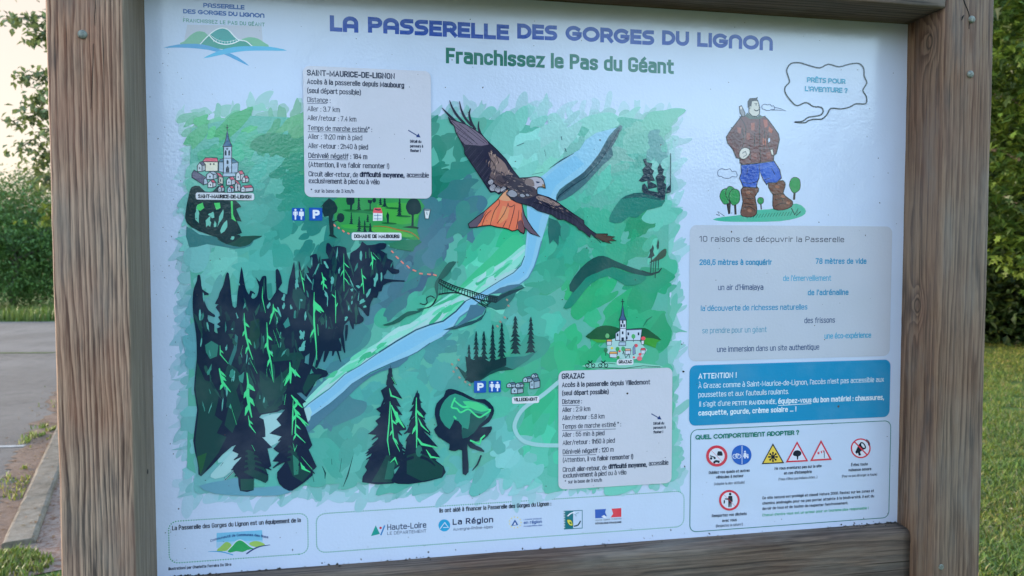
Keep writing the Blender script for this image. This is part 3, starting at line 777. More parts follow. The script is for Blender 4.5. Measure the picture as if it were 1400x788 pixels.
    d('.', 0, [(0, 0), (0, .05)]); d(',', .05, [(.05, .05), (0, -.16)]); d(':', 0, [(0, 0), (0, .05)], [(0, .55), (0, .6)]); d('-', .22, [(0, .38), (.22, .38)]); d("'", 0, [(0, 1.0), (0, .78)]); d('(', .12, [(.14, 1.05), (.02, .75), (.02, .1), (.14, -.18)]); d(')', .12, [(0, 1.05), (.12, .75), (.12, .1), (0, -.18)])
    d('!', 0, [(0, 1), (0, .3)], [(0, 0), (0, .05)]); d('?', .36, o(.16, (0, .78), (0, 1), (.36, 1), (.36, .56), (.18, .46), (.18, .26)), [(.18, 0), (.18, .05)]); d('/', .3, [(0, -.08), (.3, 1.05)]); d('*', .2, [(0, .95), (.2, .78)], [(0, .78), (.2, .95)], [(.1, .74), (.1, 1)]); d('·', 0, [(0, .4), (0, .46)]); d(' ', .10)
    gr, ac, ci = [(.10, 1.06), (.22, .9)], [(.14, .9), (.26, 1.06)], [(.06, .9), (.18, 1.06), (.30, .9)]
    def acc(ch, base, mark, dy=0): w, s = G[base]; G[ch] = (w, s + [(0, False, [(x, y + dy) for x, y in mark])])
    for ch, b, m, dy in (('à', 'a', gr, 0), ('è', 'e', gr, 0), ('é', 'e', ac, 0), ('ê', 'e', ci, 0), ('É', 'E', ac, .26), ('È', 'E', gr, .26), ('À', 'A', gr, .26)): acc(ch, b, m, dy)
    for ch, b in (('ô', 'o'), ('â', 'a'), ('û', 'u')): acc(ch, b, ci)
    w, s = G['i']; G['î'] = (w, [s[0]] + [(0, False, [(-.12, .9), (0, 1.06), (.12, .9)])]); G['ï'] = G['î']
    w, s = G['c']; G['ç'] = (w, s + [(0, False, [(.18, 0), (.1, -.2)])]); w, s = G['C']; G['Ç'] = (w, s + [(0, False, [(.22, 0), (.14, -.2)])])
    return G
FONT = _font()
def rounded(r, closed, pts):
    if r <= 0: return list(pts)
    out = []; n = len(pts)
    for i in range(n):
        if not closed and i in (0, n - 1): out.append(pts[i]); continue
        p, a, b = pts[i], pts[(i - 1) % n], pts[(i + 1) % n]
        la = math.hypot(a[0] - p[0], a[1] - p[1]); lb = math.hypot(b[0] - p[0], b[1] - p[1])
        ka = min(r, la * (.5 if closed or i > 1 else .98)); kb = min(r, lb * (.5 if closed or i < n - 2 else .98))
        A = (p[0] + (a[0] - p[0]) / la * ka, p[1] + (a[1] - p[1]) / la * ka); B = (p[0] + (b[0] - p[0]) / lb * kb, p[1] + (b[1] - p[1]) / lb * kb)
        for k in range(5):
            t = k / 4; u = 1 - t
            w = .82; D = u * u + 2 * u * t * w + t * t      # near-circular corner
            out.append(tuple((u * u * A[j] + 2 * u * t * w * p[j] + t * t * B[j]) / D for j in (0, 1)))
    res = [out[0]]
    for p in out[1:]:
        if math.hypot(p[0] - res[-1][0], p[1] - res[-1][1]) > 1e-4: res.append(p)
    return res
def ribbon(P, t, closed=False):
    P = list(P); n = len(P)
    if not closed:
        def ext(p, q):
            dx, dy = p[0] - q[0], p[1] - q[1]; l = math.hypot(dx, dy) or 1; return (p[0] + dx / l * t / 2, p[1] + dy / l * t / 2)
        P[0], P[-1] = ext(P[0], P[1]), ext(P[-1], P[-2])
    Lp, Rp = [], []
    for i in range(n):
        p = P[(i - 1) % n] if closed or i else None; r = P[(i + 1) % n] if closed or i < n - 1 else None; q = P[i]
        d1 = (q[0] - p[0], q[1] - p[1]) if p else (r[0] - q[0], r[1] - q[1]); d2 = (r[0] - q[0], r[1] - q[1]) if r else d1
        l1 = math.hypot(*d1) or 1e-9; l2 = math.hypot(*d2) or 1e-9
        n1 = (-d1[1] / l1, d1[0] / l1); n2 = (-d2[1] / l2, d2[0] / l2); m = (n1[0] + n2[0], n1[1] + n2[1]); ml = math.hypot(*m) or 1e-9
        m = (m[0] / ml, m[1] / ml); k = min(1.8, 1 / max(.3, m[0] * n1[0] + m[1] * n1[1])) * t / 2
        Lp.append((q[0] + m[0] * k, q[1] + m[1] * k)); Rp.append((q[0] - m[0] * k, q[1] - m[1] * k))
    F = [(i, (i + 1) % n, n + (i + 1) % n, n + i) for i in range(n if closed else n - 1)]
    return Lp + Rp, F
def col_at_height(bx, y0, za):               # panel x of pixel column bx on the panel's horizontal through height za
    lo, hi = y0 - 90, y0 + 90
    for _ in range(40):
        mid = (lo + hi) / 2
        if pan(bx, mid)[1] > za: lo = mid
        else: hi = mid
    return pan(bx, lo)[0]
def make_text_meshes(arts):
    for A in arts:
        for (string, a, b, cap, c, bold, arc) in A.txt:
            xa, za = pan(*a); xb = col_at_height(b[0], a[1], za); H = pan(a[0], a[1] - cap)[1] - za
            t = H * (.108 + 3.0 * max(-.012, bold)); gap = .185 + (.04 if bold > .015 else 0)
            adv = 0; items = []
            for ch in string:
                w, st = FONT.get(ch, FONT['o']); items.append((adv, st)); adv += w + gap
            adv -= gap; sx = (xb - xa - t) / adv; sy = H - t
            for off, st in items:
                for (r, cl, pts) in st:
                    P = []
                    for x, y in rounded(r, cl, pts):
                        X = xa + t / 2 + (off + x) * sx; Z = za + t / 2 + y * sy
                        if arc: f = (X - xa) / (xb - xa); Z += arc * .00125 * (1 - (2 * f - 1) ** 2)
                        P.append((X, Z))
                    V_, F_ = ribbon(P, t, cl); A.pan_shape(V_, F_, c)

# rounded display lettering of the headings: strokes of even width
def arc_(cx, cy, rx, ry, a0, a1, n=9):
    return [(cx + rx * math.cos(R(a0 + (a1 - a0) * i / n)), cy + ry * math.sin(R(a0 + (a1 - a0) * i / n))) for i in range(n + 1)]
def glyph(ch):
    bowl = [(0, 1), (.34, 1)] + arc_(.36, .71, .27, .29, 90, -90) + [(0, .42)]
    S = [(.58, 1), (.28, 1)] + arc_(.27, .76, .26, .24, 90, 270)[1:] + [(.34, .52)] + arc_(.35, .26, .26, .26, 90, -90)[1:] + [(0, 0)]
    G = {'L': (.52, [[(0, 1), (0, 0), (.52, 0)]]),
         'A': (.72, [[(0, 0), (0, .6)] + arc_(.36, .62, .36, .38, 180, 0, 12) + [(.72, 0)], [(.05, .34), (.67, .34)]]),
         'P': (.63, [[(0, 0), (0, 1)], bowl]),
         'S': (.61, [S]),
         'E': (.55, [[(.55, 1), (0, 1), (0, 0), (.55, 0)], [(.05, .5), (.5, .5)]]),
         'R': (.64, [[(0, 0), (0, 1)], bowl, [(.36, .42), (.64, 0)]]),
         'D': (.72, [[(0, .5), (0, 1), (.26, 1)] + arc_(.26, .5, .46, .5, 90, -90, 12)[1:] + [(0, 0), (0, .5)]]),
         'G': (.88, [arc_(.45, .5, .45, .5, 48, 335, 18) + [(.87, .46), (.48, .46)]]),
         'O': (.94, [arc_(.47, .5, .47, .5, 0, 360, 24)]),
         'Q': (.94, [arc_(.47, .5, .47, .5, 0, 360, 24), [(.6, .25), (.92, -.05)]]),
         'U': (.72, [[(0, 1), (0, .4)] + arc_(.36, .38, .36, .38, 180, 360, 12) + [(.72, 1)]]),
         'I': (.0, [[(0, 0), (0, 1)]]),
         'N': (.74, [[(0, 0), (0, .6)] + arc_(.37, .62, .37, .38, 180, 0, 12) + [(.74, 0)]]),
         'M': (1.06, [[(0, 0), (0, .7)] + arc_(.265, .73, .265, .27, 180, 0, 10) + [(.53, 0)], [(.53, .7)] + arc_(.795, .73, .265, .27, 180, 0, 10) + [(1.06, 0)]]),
         'C': (.8, [arc_(.45, .5, .45, .5, 48, 312, 16)]),
         'T': (.62, [[(0, 1), (.62, 1)], [(.31, .95), (.31, 0)]]),
         'V': (.72, [[(0, 1), (.36, 0), (.72, 1)]]),
         "'": (.0, [[(0, 1.05), (0, .72)]]),
         '?': (.5, [[(0, .82)] + arc_(.25, .78, .25, .24, 170, -60, 10) + [(.25, .30)], [(.25, .10), (.25, -.06)]]),
         ' ': (.16, [])}
    if ch == 'Ê': w, s = G['E']; return w, s + [[(.08, 1.16), (.28, 1.36), (.48, 1.16)]]
    if ch == 'É': w, s = G['E']; return w, s + [[(.2, 1.18), (.42, 1.36)]]
    return G[ch]
def display(A, string, x0, y0, x1, cap, th, c, gap=.30):
    """x0,y0 = pixel of the left end of the baseline; x1 = pixel column of the right end; cap in pixels; th = stroke / cap."""
    a = A.t((x0, y0)); b = A.t((x1, y0)); cap /= A.o[2]
    xa, za = pan(*a); xb = col_at_height(b[0], a[1], za); H = pan(a[0], a[1] - cap)[1] - za; t = th * H
    adv = 0; items = []
    for ch in string:
        w, st = glyph(ch)
        items.append((adv, st)); adv += w + gap
    adv -= gap
    sx = (xb - xa - t) / adv; sy = H - t
    for off, st in items:
        for pl in st:
            P = [(xa + t / 2 + (off + x) * sx, za + t / 2 + y * sy) for x, y in pl]
            closed = len(P) > 12 and math.hypot(P[0][0] - P[-1][0], P[0][1] - P[-1][1]) < 1e-6
            V_, F_ = ribbon(P[:-1] if closed else P, t, closed); A.pan_shape(V_, F_, c)

# ------------------------------------------------------------------ print: the painted valley
NAVY, TEAL, WHITE_ = (18, 38, 66), (40, 120, 112), (172, 198, 231)
rnd = random.Random(12)
ARTS = []
def art(name):
    a = Art(name); ARTS.append(a); return a

FIELD = [(280,175,(80,182,128)),(330,170,(72,178,122)),(305,215,(66,172,140)),(262,215,(132,196,192)),(400,170,(98,168,130)),(385,205,(58,140,112)),
 (262,300,(122,190,192)),(345,235,(84,172,160)),(355,290,(80,164,156)),(395,250,(46,140,122)),(390,340,(58,148,138)),(302,355,(112,190,182)),(258,355,(112,176,182)),
 (360,372,(84,170,164)),(425,330,(44,126,122)),(440,250,(48,132,120)),(560,325,(44,130,116)),(604,250,(34,120,106)),(610,205,(48,130,116)),(615,172,(84,160,150)),(640,158,(104,176,164)),(690,185,(116,188,182)),(668,205,(84,164,156)),
 (720,205,(136,204,202)),(745,240,(130,204,190)),(765,190,(150,205,208)),(790,165,(140,196,200)),(575,372,(66,104,132)),(600,345,(70,108,136)),(622,300,(74,112,140)),(640,285,(66,116,138)),(545,400,(74,114,138)),(520,425,(76,122,144)),(480,440,(70,128,140)),
 (600,395,(58,150,128)),(575,420,(70,172,150)),(530,445,(70,180,150)),(540,462,(110,190,180)),(650,345,(58,168,138)),(695,332,(56,182,138)),(684,305,(80,192,164)),(660,365,(100,204,180)),(700,368,(132,210,202)),(620,420,(92,196,176)),
 (770,335,(54,160,140)),(800,305,(58,166,140)),(790,390,(46,166,112)),(770,360,(62,160,138)),(835,250,(92,184,168)),(800,235,(108,180,175)),(868,225,(84,164,154)),(892,160,(112,182,168)),(850,178,(122,188,178)),(835,215,(120,178,172)),
 (885,315,(34,144,108)),(902,335,(92,190,170)),(905,300,(106,190,180)),(845,410,(40,166,116)),(895,405,(46,160,122)),(760,430,(82,186,170)),(790,470,(54,174,126)),(732,405,(70,166,152)),(705,440,(88,170,166)),(730,470,(66,160,146)),(610,450,(84,170,164)),
 (545,490,(78,170,164)),(590,505,(86,166,166)),(640,480,(76,160,156)),(480,545,(74,164,160)),(450,605,(74,164,154)),(560,600,(70,166,156)),(680,600,(96,176,176)),(735,560,(60,174,136)),(745,595,(76,190,162)),(705,620,(128,194,200)),
 (605,480,(70,138,150)),(440,560,(72,122,142)),(465,525,(70,126,146)),(290,640,(112,182,190)),(335,600,(150,206,214)),(905,450,(50,164,122)),(925,485,(112,186,176)),(705,505,(60,166,132)),(922,555,(64,172,134)),(505,650,(98,178,172)),(640,640,(96,176,178)),(560,545,(80,170,162)),(400,650,(84,168,160)),
 (820,470,(48,172,122)),(870,380,(38,150,116)),(925,240,(130,190,190)),(928,350,(120,190,190)),(255,450,(96,160,176)),(252,560,(110,176,184)),(860,640,(110,190,180)),(920,610,(90,180,160))]
def field(x, y):
    W = 0; c = [0, 0, 0]
    for a, b, k in FIELD:
        w = 1 / (((x - a) ** 2 + (y - b) ** 2 + 40) * rnd.uniform(.7, 1.35)) ** 1.9; W += w
        for i in (0, 1, 2): c[i] += k[i] * w
    k = rnd.uniform(.94, 1.05); return (c[0] / W * k * .92, c[1] / W * k * .97, c[2] / W * k * .98)
def blob(A, x, y, rx, ry, rot, c, n=11, jag=.28):
    ca, sa = math.cos(rot), math.sin(rot); P = []
    ph = rnd.uniform(0, 99)
    for i in range(n):
        an = 2 * math.pi * i / n; k = 1 + rnd.uniform(-jag, jag)
        u, v = rx * k * math.cos(an), ry * k * math.sin(an); P.append((x + u * ca - v * sa, y + u * sa + v * ca))
    A.raw(catmull(P, 3), [tuple(range(n * 3))], c)

M = art('valley_painting')
# feathered pale fringe, then the wash itself
def edge_pts(n):
    out = []
    for i in range(n):
        t = i / n * 4
        if t < 1: x = 268 + 640 * t; y = 170 - 8 * math.sin(t * 9) - (10 if .5 < t < .75 else 0) + (4 if t > .75 else 0)
        elif t < 2: x = 912; y = 165 + 490 * (t - 1)
        elif t < 3: x = 912 - 650 * (t - 2); y = 646 + 12 * (t - 2)
        else: x = 266 - 6 * math.sin((t - 3) * 5); y = 655 - 480 * (t - 3)
        out.append((x, y))
    return out
def mixc(a, b, f): return tuple(a[i] * (1 - f) + b[i] * f for i in range(3))
def stroke_blob(x, y, c, s=1.0):
    blob(M, x, y, rnd.uniform(11, 24) * s, rnd.uniform(5, 10) * s, -.85 + rnd.gauss(0, .5), c, 9, .42)
for k, (f, off) in enumerate(((.72, 15), (.5, 8), (.28, 2))):
    for (x, y) in edge_pts(150):
        bottom = y > 630; right = x > 900
        dx = rnd.gauss(0, 4); dy = rnd.gauss(0, 4)
        ox = (-off if x < 300 else off * .55 if right else 0); oy = (off * (1.6 if x < 760 else .8) if bottom else -off * .9 if y < 190 else 0)
        if x < 262: oy *= .5
        stroke_blob(x + dx + ox, y + dy + oy, mixc(field(x, y), WHITE_, f * rnd.uniform(.75, 1.1)), .8 if not bottom else 1.0)
M.poly([(262, 176), (330, 158), (420, 162), (560, 168), (640, 160), (700, 168), (760, 178), (850, 160), (905, 168), (914, 300), (912, 470), (918, 640), (800, 650), (700, 640), (560, 655), (420, 664), (300, 668), (256, 640), (258, 520), (262, 400), (256, 300)], (84, 168, 158))
for i in range(1150):
    x = rnd.uniform(262, 908); y = rnd.uniform(165, 656)
    if 430 < x < 575 and 100 < y < 262: continue
    if 775 < x < 905 and 515 < y < 650: continue
    s = rnd.choice([.6, .8, 1, 1.3, 1.6])
    blob(M, x, y, rnd.uniform(11, 22) * s, rnd.uniform(6, 12) * s, -.8 + rnd.gauss(0, .55), field(x, y), 10, .36)
# big washes
def px(ox, oy, sc, pts): return [(a / sc + ox, b / sc + oy) for a, b in pts]
M.at(); 
for i in range(26):
    t = rnd.random(); blob(M, 640 - 120 * t + rnd.gauss(0, 9), 285 + 135 * t + rnd.gauss(0, 9), rnd.uniform(14, 26), rnd.uniform(6, 12), -.95 + rnd.gauss(0, .25), rnd.choice([(66, 112, 134), (60, 118, 130), (72, 122, 142), (56, 128, 128)]), 10, .35)
M.poly([(700, 322), (716, 330), (706, 360), (672, 386), (640, 402), (612, 412), (640, 380), (672, 350)], (62, 180, 138), 3)
M.poly([(716, 335), (722, 342), (700, 372), (660, 396), (628, 418), (600, 438), (560, 460), (520, 482), (478, 508), (440, 540), (420, 556), (414, 552), (450, 516), (500, 478), (556, 446), (600, 412), (650, 380), (690, 356)], (126, 206, 198), 3)
M.poly([(712, 366), (690, 384), (655, 402), (625, 424), (590, 446), (556, 462), (520, 484), (480, 512), (440, 542), (420, 560), (430, 542), (470, 506), (520, 474), (570, 446), (620, 412), (660, 384)], (150, 200, 208), 3)
for i in range(60):
    t = rnd.random(); x = 420 + 290 * t; y = 552 - 190 * t + rnd.gauss(-8, 7)
    blob(M, x, y, rnd.uniform(8, 20), rnd.uniform(1.6, 4), -.62 + rnd.gauss(0, .12), rnd.choice([(96, 200, 172), (70, 184, 146), (132, 208, 200), (150, 204, 210), (60, 172, 136)]), 8, .3)
# river
RIV_L = [(815, 182), (800, 192), (792, 205), (783, 210), (764, 222), (747, 236), (738, 243), (728, 262), (720, 282), (721, 307), (719, 330), (717, 350), (712, 363), (702, 373), (689, 380.5), (672, 391), (659, 399.5), (646, 407), (636, 412), (623, 426), (606, 439), (588, 444), (569, 451), (543, 466), (518, 482), (492, 500), (471, 512), (451, 531), (422, 552), (408, 566)]
RIV_R = [(846, 174), (834, 190), (820, 210), (805, 231), (782, 249), (765, 262), (758, 280), (750, 296), (746, 310), (740, 330), (735, 350), (730, 365), (722, 380), (710, 389), (694, 391), (679, 398), (666, 404), (646, 421), (628, 434), (620, 447), (605, 460), (588, 469), (571, 481), (559, 487), (534, 497), (507, 509), (481, 525), (470, 536), (451, 552), (424, 571)]
M.poly([(560, 486), (545, 502), (520, 508), (495, 524), (470, 548), (440, 575), (420, 592), (416, 574), (452, 553), (482, 525), (520, 505)], (66, 116, 142), 2)
M.poly(RIV_L + RIV_R[::-1], (128, 186, 220))
M.poly([(RIV_L[i][0] * .86 + RIV_R[i][0] * .14, RIV_L[i][1] * .86 + RIV_R[i][1] * .14) for i in range(3, 30)] + [(RIV_L[i][0] * .3 + RIV_R[i][0] * .7, RIV_L[i][1] * .3 + RIV_R[i][1] * .7) for i in range(29, 2, -1)], (116, 180, 220))
M.line(RIV_L[11:], 1.1, (52, 98, 122)); M.line(RIV_L[18:25], 2.0, (40, 84, 108)); M.line(RIV_R[9:21], 1.6, (80, 132, 164)); M.line(RIV_R[21:], 1.3, (62, 108, 136))
# pale delta at the lower left
M.poly([(424, 556), (408, 562), (372, 566), (352, 578), (330, 606), (296, 640), (288, 652), (306, 652), (340, 626), (378, 606), (400, 594), (424, 574)], (146, 198, 208), 2)
M.line([(292, 672), (330, 634), (352, 612)], 1.6, (200, 226, 232)); M.line([(300, 664), (322, 642)], 1.2, (40, 90, 110))
# right bank shadow
D = (56, 92, 106)
M.poly(px(560, 120, 3.427, [(985, 176), (992, 200), (942, 252), (952, 318), (905, 362), (832, 442), (762, 502), (702, 534), (684, 520), (702, 478), (762, 434), (830, 384), (892, 300), (932, 228)]), (62, 104, 118), 2)
M.poly(px(560, 120, 3.427, [(985, 185), (970, 240), (930, 300), (880, 350), (815, 420), (760, 470), (700, 520), (690, 512), (740, 452), (815, 396), (880, 318), (925, 250)]), (50, 84, 100), 2)
M.line([(846, 178), (833, 200), (818, 224), (800, 243), (778, 257), (764, 268), (759, 278)], 1.2, (24, 50, 70))
M.poly([(750, 298), (762, 302), (768, 312), (771, 326), (764, 322), (763, 336), (756, 328), (751, 334), (749, 318)], (38, 100, 100)); M.poly([(768, 306), (778, 310), (772, 330), (766, 322)], (52, 140, 128), 2)
# far slopes: little marks among the pale rocks
for P, w in (([(716, 196), (706, 200)], 3), ([(767, 187), (768, 192)], 3.6), ([(772, 203), (774, 208)], 4), ([(784, 210), (768, 219), (750, 231)], 2), ([(742, 236), (727, 239)], 1.6), ([(744, 205), (746, 214)], 1.6)):
    M.line(P, w, (38, 74, 92), taper=(.3, 1, .2))
# hills on the right
def hill(pts, c): M.poly(px(780, 150, 2.917, pts), c, 2)
for a, b, u, v in ((892, 186, 11, 7), (897, 200, 12, 9), (902, 214, 10, 8), (890, 212, 9, 8), (899, 192, 8, 10)): blob(M, a, b, u, v, -1.1, (84, 146, 152), 10, .35)
hill([(200, 357), (240, 337), (300, 333), (372, 346), (362, 386), (300, 402), (262, 432), (230, 428), (200, 452), (154, 448), (164, 408)], (32, 118, 112))
hill([(200, 357), (250, 334), (310, 334), (374, 347), (362, 364), (300, 352), (240, 352)], (22, 84, 90))
hill([(0, 740), (40, 660), (100, 622), (165, 628), (225, 652), (300, 662), (280, 692), (220, 702), (150, 664), (82, 694), (40, 742), (0, 790), (-30, 790)], (32, 128, 112))
hill([(-6, 700), (40, 632), (90, 592), (130, 583), (170, 600), (222, 622), (282, 642), (334, 656), (300, 664), (230, 648), (168, 628), (108, 650), (60, 672), (10, 730)], (28, 78, 80))
NV2 = (22, 48, 68)
hill_t = lambda pts: M.poly(px(780, 150, 2.917, pts), NV2)
hill_t([(288, 200), (300, 195), (303, 210), (325, 215), (320, 235), (332, 245), (325, 260), (335, 285), (312, 285), (340, 300), (345, 310), (308, 318), (305, 285), (285, 290), (270, 285), (290, 260), (285, 240), (298, 225)])
hill_t([(355, 215), (365, 235), (372, 240), (365, 260), (378, 270), (370, 290), (380, 300), (375, 355), (355, 350), (345, 320), (345, 305), (338, 270), (350, 255), (345, 235)])
hill_t([(285, 300), (295, 295), (310, 322), (345, 330), (375, 345), (372, 362), (330, 345), (290, 335), (283, 320)])
hill_t([(396, 175), (399, 175), (399, 330), (378, 335), (385, 312), (396, 300)])
M.at(780, 150, 2.917); LRT = (30, 62, 66)
M.poly([(326, 538), (331, 552), (328, 566), (334, 582), (324, 590), (308, 592), (316, 572), (314, 560), (322, 552)], LRT); M.poly([(347, 516), (352, 530), (351, 552), (346, 560), (342, 545)], LRT)
M.poly([(312, 612), (340, 586), (362, 562), (380, 556), (378, 584), (352, 600), (330, 606)], (52, 78, 70), 2)
for P, w in (([(322, 585), (318, 650)], 8), ([(340, 590), (336, 672)], 7), ([(330, 606), (328, 650)], 5), ([(350, 598), (348, 640)], 6), ([(282, 642), (318, 656), (350, 648), (362, 632)], 8)): M.line(P, w, LRT, taper=(.5, 1, .4))
M.at()
M.poly([(852, 352), (912, 330), (914, 356), (898, 372), (868, 366)], (60, 166, 128)) if False else None
# ground shadows, hill with Grazac, road
M.line([(766, 520), (742, 540), (716, 558), (705, 575), (704, 588), (714, 602), (735, 608), (766, 609)], 5.5, (140, 194, 206), sm=4)
M.at(795, 400, 7.167)
M.poly([(38, 432), (80, 395), (150, 340), (240, 322), (330, 338), (400, 360), (520, 350), (620, 348), (690, 390), (780, 466), (700, 455), (600, 470), (420, 480), (230, 462), (110, 462)], (26, 84, 60), 2)
M.poly([(600, 440), (700, 450), (772, 468), (735, 490), (720, 545), (660, 520), (600, 500)], (54, 146, 62))
M.poly([(90, 456), (230, 464), (240, 490), (150, 490)], (62, 152, 66))
M.line([(600, 335), (640, 270), (690, 235)], 14, (36, 120, 96), taper=(.4, 1, .4))
M.poly([(0, 720), (100, 690), (250, 680), (560, 690), (760, 715), (800, 730), (500, 740), (100, 745)], (120, 192, 184))
M.line([(40, 740), (200, 735), (420, 742), (600, 718), (770, 728)], 7, (40, 96, 84))
M.line([(250, 690), (330, 700)], 6, (36, 100, 80))
for cx in (85, 212):                          # two little bicycles
    for dx in (-30, 26): M.line([(cx + dx + 18 * math.cos(a * .785), 714 + 18 * math.sin(a * .785)) for a in range(8)], 7, (22, 50, 52), True)
    M.line([(cx - 28, 712), (cx - 4, 680), (cx + 24, 712)], 8, (22, 50, 52)); M.line([(cx - 24, 668), (cx + 4, 690), (cx + 18, 664)], 9, (22, 50, 52))
# bottom-left grasses
M.at(230, 480, 3.752)
for P in ([(838, 552), (840, 582)], [(890, 550), (880, 620)], [(948, 540), (920, 640), (898, 695)], [(790, 590), (806, 625), (804, 655)], [(742, 640), (748, 670)], [(270, 590), (284, 570)], [(290, 645), (300, 680)]):
    M.line(P, 8, (24, 74, 78), taper=(.2, 1, .3))
M.poly([(160, 690), (300, 660), (370, 650), (440, 700), (560, 690), (640, 715), (560, 740), (380, 740), (240, 730)], (90, 150, 176), 2)
# mid wood ground, and tree shadow behind the forest
M.at(560, 350, 3.94)
M.poly([(252, 590), (300, 628), (345, 560), (420, 568), (520, 545), (620, 540), (690, 508), (640, 560), (560, 612), (480, 620), (430, 640), (380, 672), (330, 685), (295, 660)], (24, 72, 76))
M.poly([(420, 568), (520, 545), (620, 540), (690, 508), (640, 560), (560, 612), (500, 590)], (48, 118, 118))
M.at(230, 150, 3.751)
M.poly([(95, 600), (160, 640), (240, 650), (330, 672), (485, 648), (440, 672), (420, 700), (340, 715), (200, 690), (110, 708)], (54, 118, 126), 2)
M.poly([(250, 662), (330, 672), (380, 650), (485, 648), (440, 668), (420, 690), (370, 705), (300, 690)], (30, 76, 72), 2)
# field of the Maubourg estate
M.at(430, 265, 8.235)
M.poly([(270, 40), (1180, 60), (1180, 240), (1150, 400), (1185, 510), (1100, 520), (900, 470), (600, 420), (380, 440), (250, 350), (220, 250), (260, 150)], (48, 142, 82), 2)
M.poly([(300, 180), (600, 190), (660, 240), (560, 220), (420, 215)], (34, 116, 74), 2); M.poly([(300, 350), (500, 350), (640, 380), (480, 400), (340, 385)], (58, 158, 76), 2)
M.poly([(840, 560), (1000, 520), (1180, 520), (1210, 545), (1130, 600), (1110, 650), (960, 630), (850, 605)], (40, 116, 92))
M.poly([(700, 120), (1150, 120), (1120, 330), (860, 330), (780, 250)], (62, 158, 74), 2)
M.poly([(650, 380), (900, 390), (1000, 430), (1120, 480), (1040, 490), (800, 450), (660, 430)], (80, 164, 78), 2)
M.line([(660, 366), (800, 372), (930, 405), (1090, 440), (1180, 515)], 15, (140, 110, 56), sm=3, taper=(.4, 1, .7))
for x, y in ((420, 190), (640, 190), (560, 372), (840, 335), (1000, 255), (880, 165)): M.ell(x, y, 90, 12, (28, 96, 56), 10, .05)

# ---- dark forest
F_ = art('forest_drawing'); NV = (18, 38, 64); GR = (66, 208, 142); DG = (24, 66, 70)
top1 = px(240, 350, 5.256, [(150, 788), (155, 700), (150, 560), (130, 430), (125, 310), (135, 230), (155, 180), (160, 140), (178, 138), (185, 180), (195, 240), (238, 268), (236, 282), (208, 284), (215, 340), (240, 390), (285, 425), (280, 440), (235, 425), (240, 470), (280, 490), (280, 540), (305, 555), (300, 520), (325, 510), (300, 490), (325, 470), (308, 440), (325, 420), (290, 370), (312, 348), (284, 345), (308, 300), (320, 260), (345, 210), (365, 130), (385, 128), (398, 240), (412, 360), (440, 365), (445, 290), (460, 180), (475, 78), (490, 150), (505, 230), (530, 278), (540, 248), (575, 272), (545, 288), (555, 308), (585, 290), (602, 220), (575, 150), (605, 185), (622, 150), (652, 145), (655, 200), (662, 300), (680, 318), (710, 275), (725, 240), (720, 105), (745, 105), (768, 195), (740, 240), (795, 275), (805, 260), (815, 180), (835, 110), (853, 40), (860, 110), (865, 168), (888, 165), (885, 35), (900, 80), (925, 180)])
top2 = px(400, 320, 4.925, [(90, 262), (112, 262), (96, 212), (122, 235), (130, 190), (118, 150), (150, 135), (165, 140), (175, 190), (200, 205), (195, 170), (245, 165), (225, 125), (230, 65), (250, 65), (268, 88), (300, 80), (335, 85), (360, 95), (365, 130), (385, 175), (390, 130), (430, 105), (455, 80), (470, 50), (500, 75), (560, 70), (582, 62), (632, 65), (620, 102), (590, 108), (628, 130), (640, 165), (675, 180), (680, 232), (715, 240), (715, 265), (670, 268), (640, 240), (630, 265), (615, 300), (750, 313), (748, 322), (670, 322), (612, 345), (600, 385), (580, 390), (570, 430), (545, 430), (522, 480), (515, 550), (495, 545), (470, 512), (440, 490), (458, 545), (476, 560), (478, 585), (450, 604), (410, 605), (400, 572), (350, 612), (340, 690), (312, 706), (328, 788)])
bot1 = px(230, 480, 3.752, [(740, 0), (700, 60), (812, 100), (812, 130), (762, 150), (710, 236), (660, 190), (620, 270), (560, 312), (480, 326), (440, 380), (350, 470), (280, 530), (170, 642), (156, 600), (150, 560), (130, 460), (150, 300), (134, 200)])
F_.poly(top1 + top2 + bot1, NV, 2)
# dark green underlayer of the lower wood
F_.at(230, 480, 3.752)
F_.poly([(150, 60), (190, 150), (230, 160), (260, 240), (240, 330), (280, 360), (250, 420), (300, 440), (260, 520), (170, 640), (156, 590), (140, 470), (158, 300), (140, 190)], DG)
F_.poly([(310, 60), (350, 90), (380, 130), (350, 200), (380, 300), (330, 420), (290, 380), (310, 290), (290, 180)], DG)
F_.poly([(470, 100), (540, 150), (600, 100), (690, 20), (640, 180), (600, 200), (580, 290), (540, 310), (470, 320), (440, 260), (470, 190)], DG)
F_.poly([(720, 120), (790, 120), (700, 225), (690, 190)], DG)
F_.poly([(150, 540), (200, 520), (180, 600), (166, 632)], (32, 88, 62))
F_.at(240, 350, 5.256)
for P, c in (([(215, 640), (260, 610), (310, 640), (300, 720), (250, 740), (220, 690)], (44, 118, 112)), ([(380, 560), (420, 560), (400, 600)], (32, 74, 74)), ([(430, 560), (450, 580), (440, 680), (400, 788), (380, 770), (420, 660)], (44, 112, 116)),
             ([(540, 470), (600, 450), (610, 560), (580, 680), (530, 620)], (22, 62, 62)), ([(660, 200), (690, 195), (700, 290), (670, 310)], (50, 132, 128)), ([(845, 240), (900, 230), (940, 300), (930, 380), (870, 370), (840, 300)], (28, 72, 78)),
             ([(775, 490), (810, 440), (825, 500), (790, 520)], (50, 130, 130)), ([(690, 640), (780, 620), (800, 700), (900, 690), (930, 740), (700, 760)], (24, 66, 70))): F_.poly(P, c)
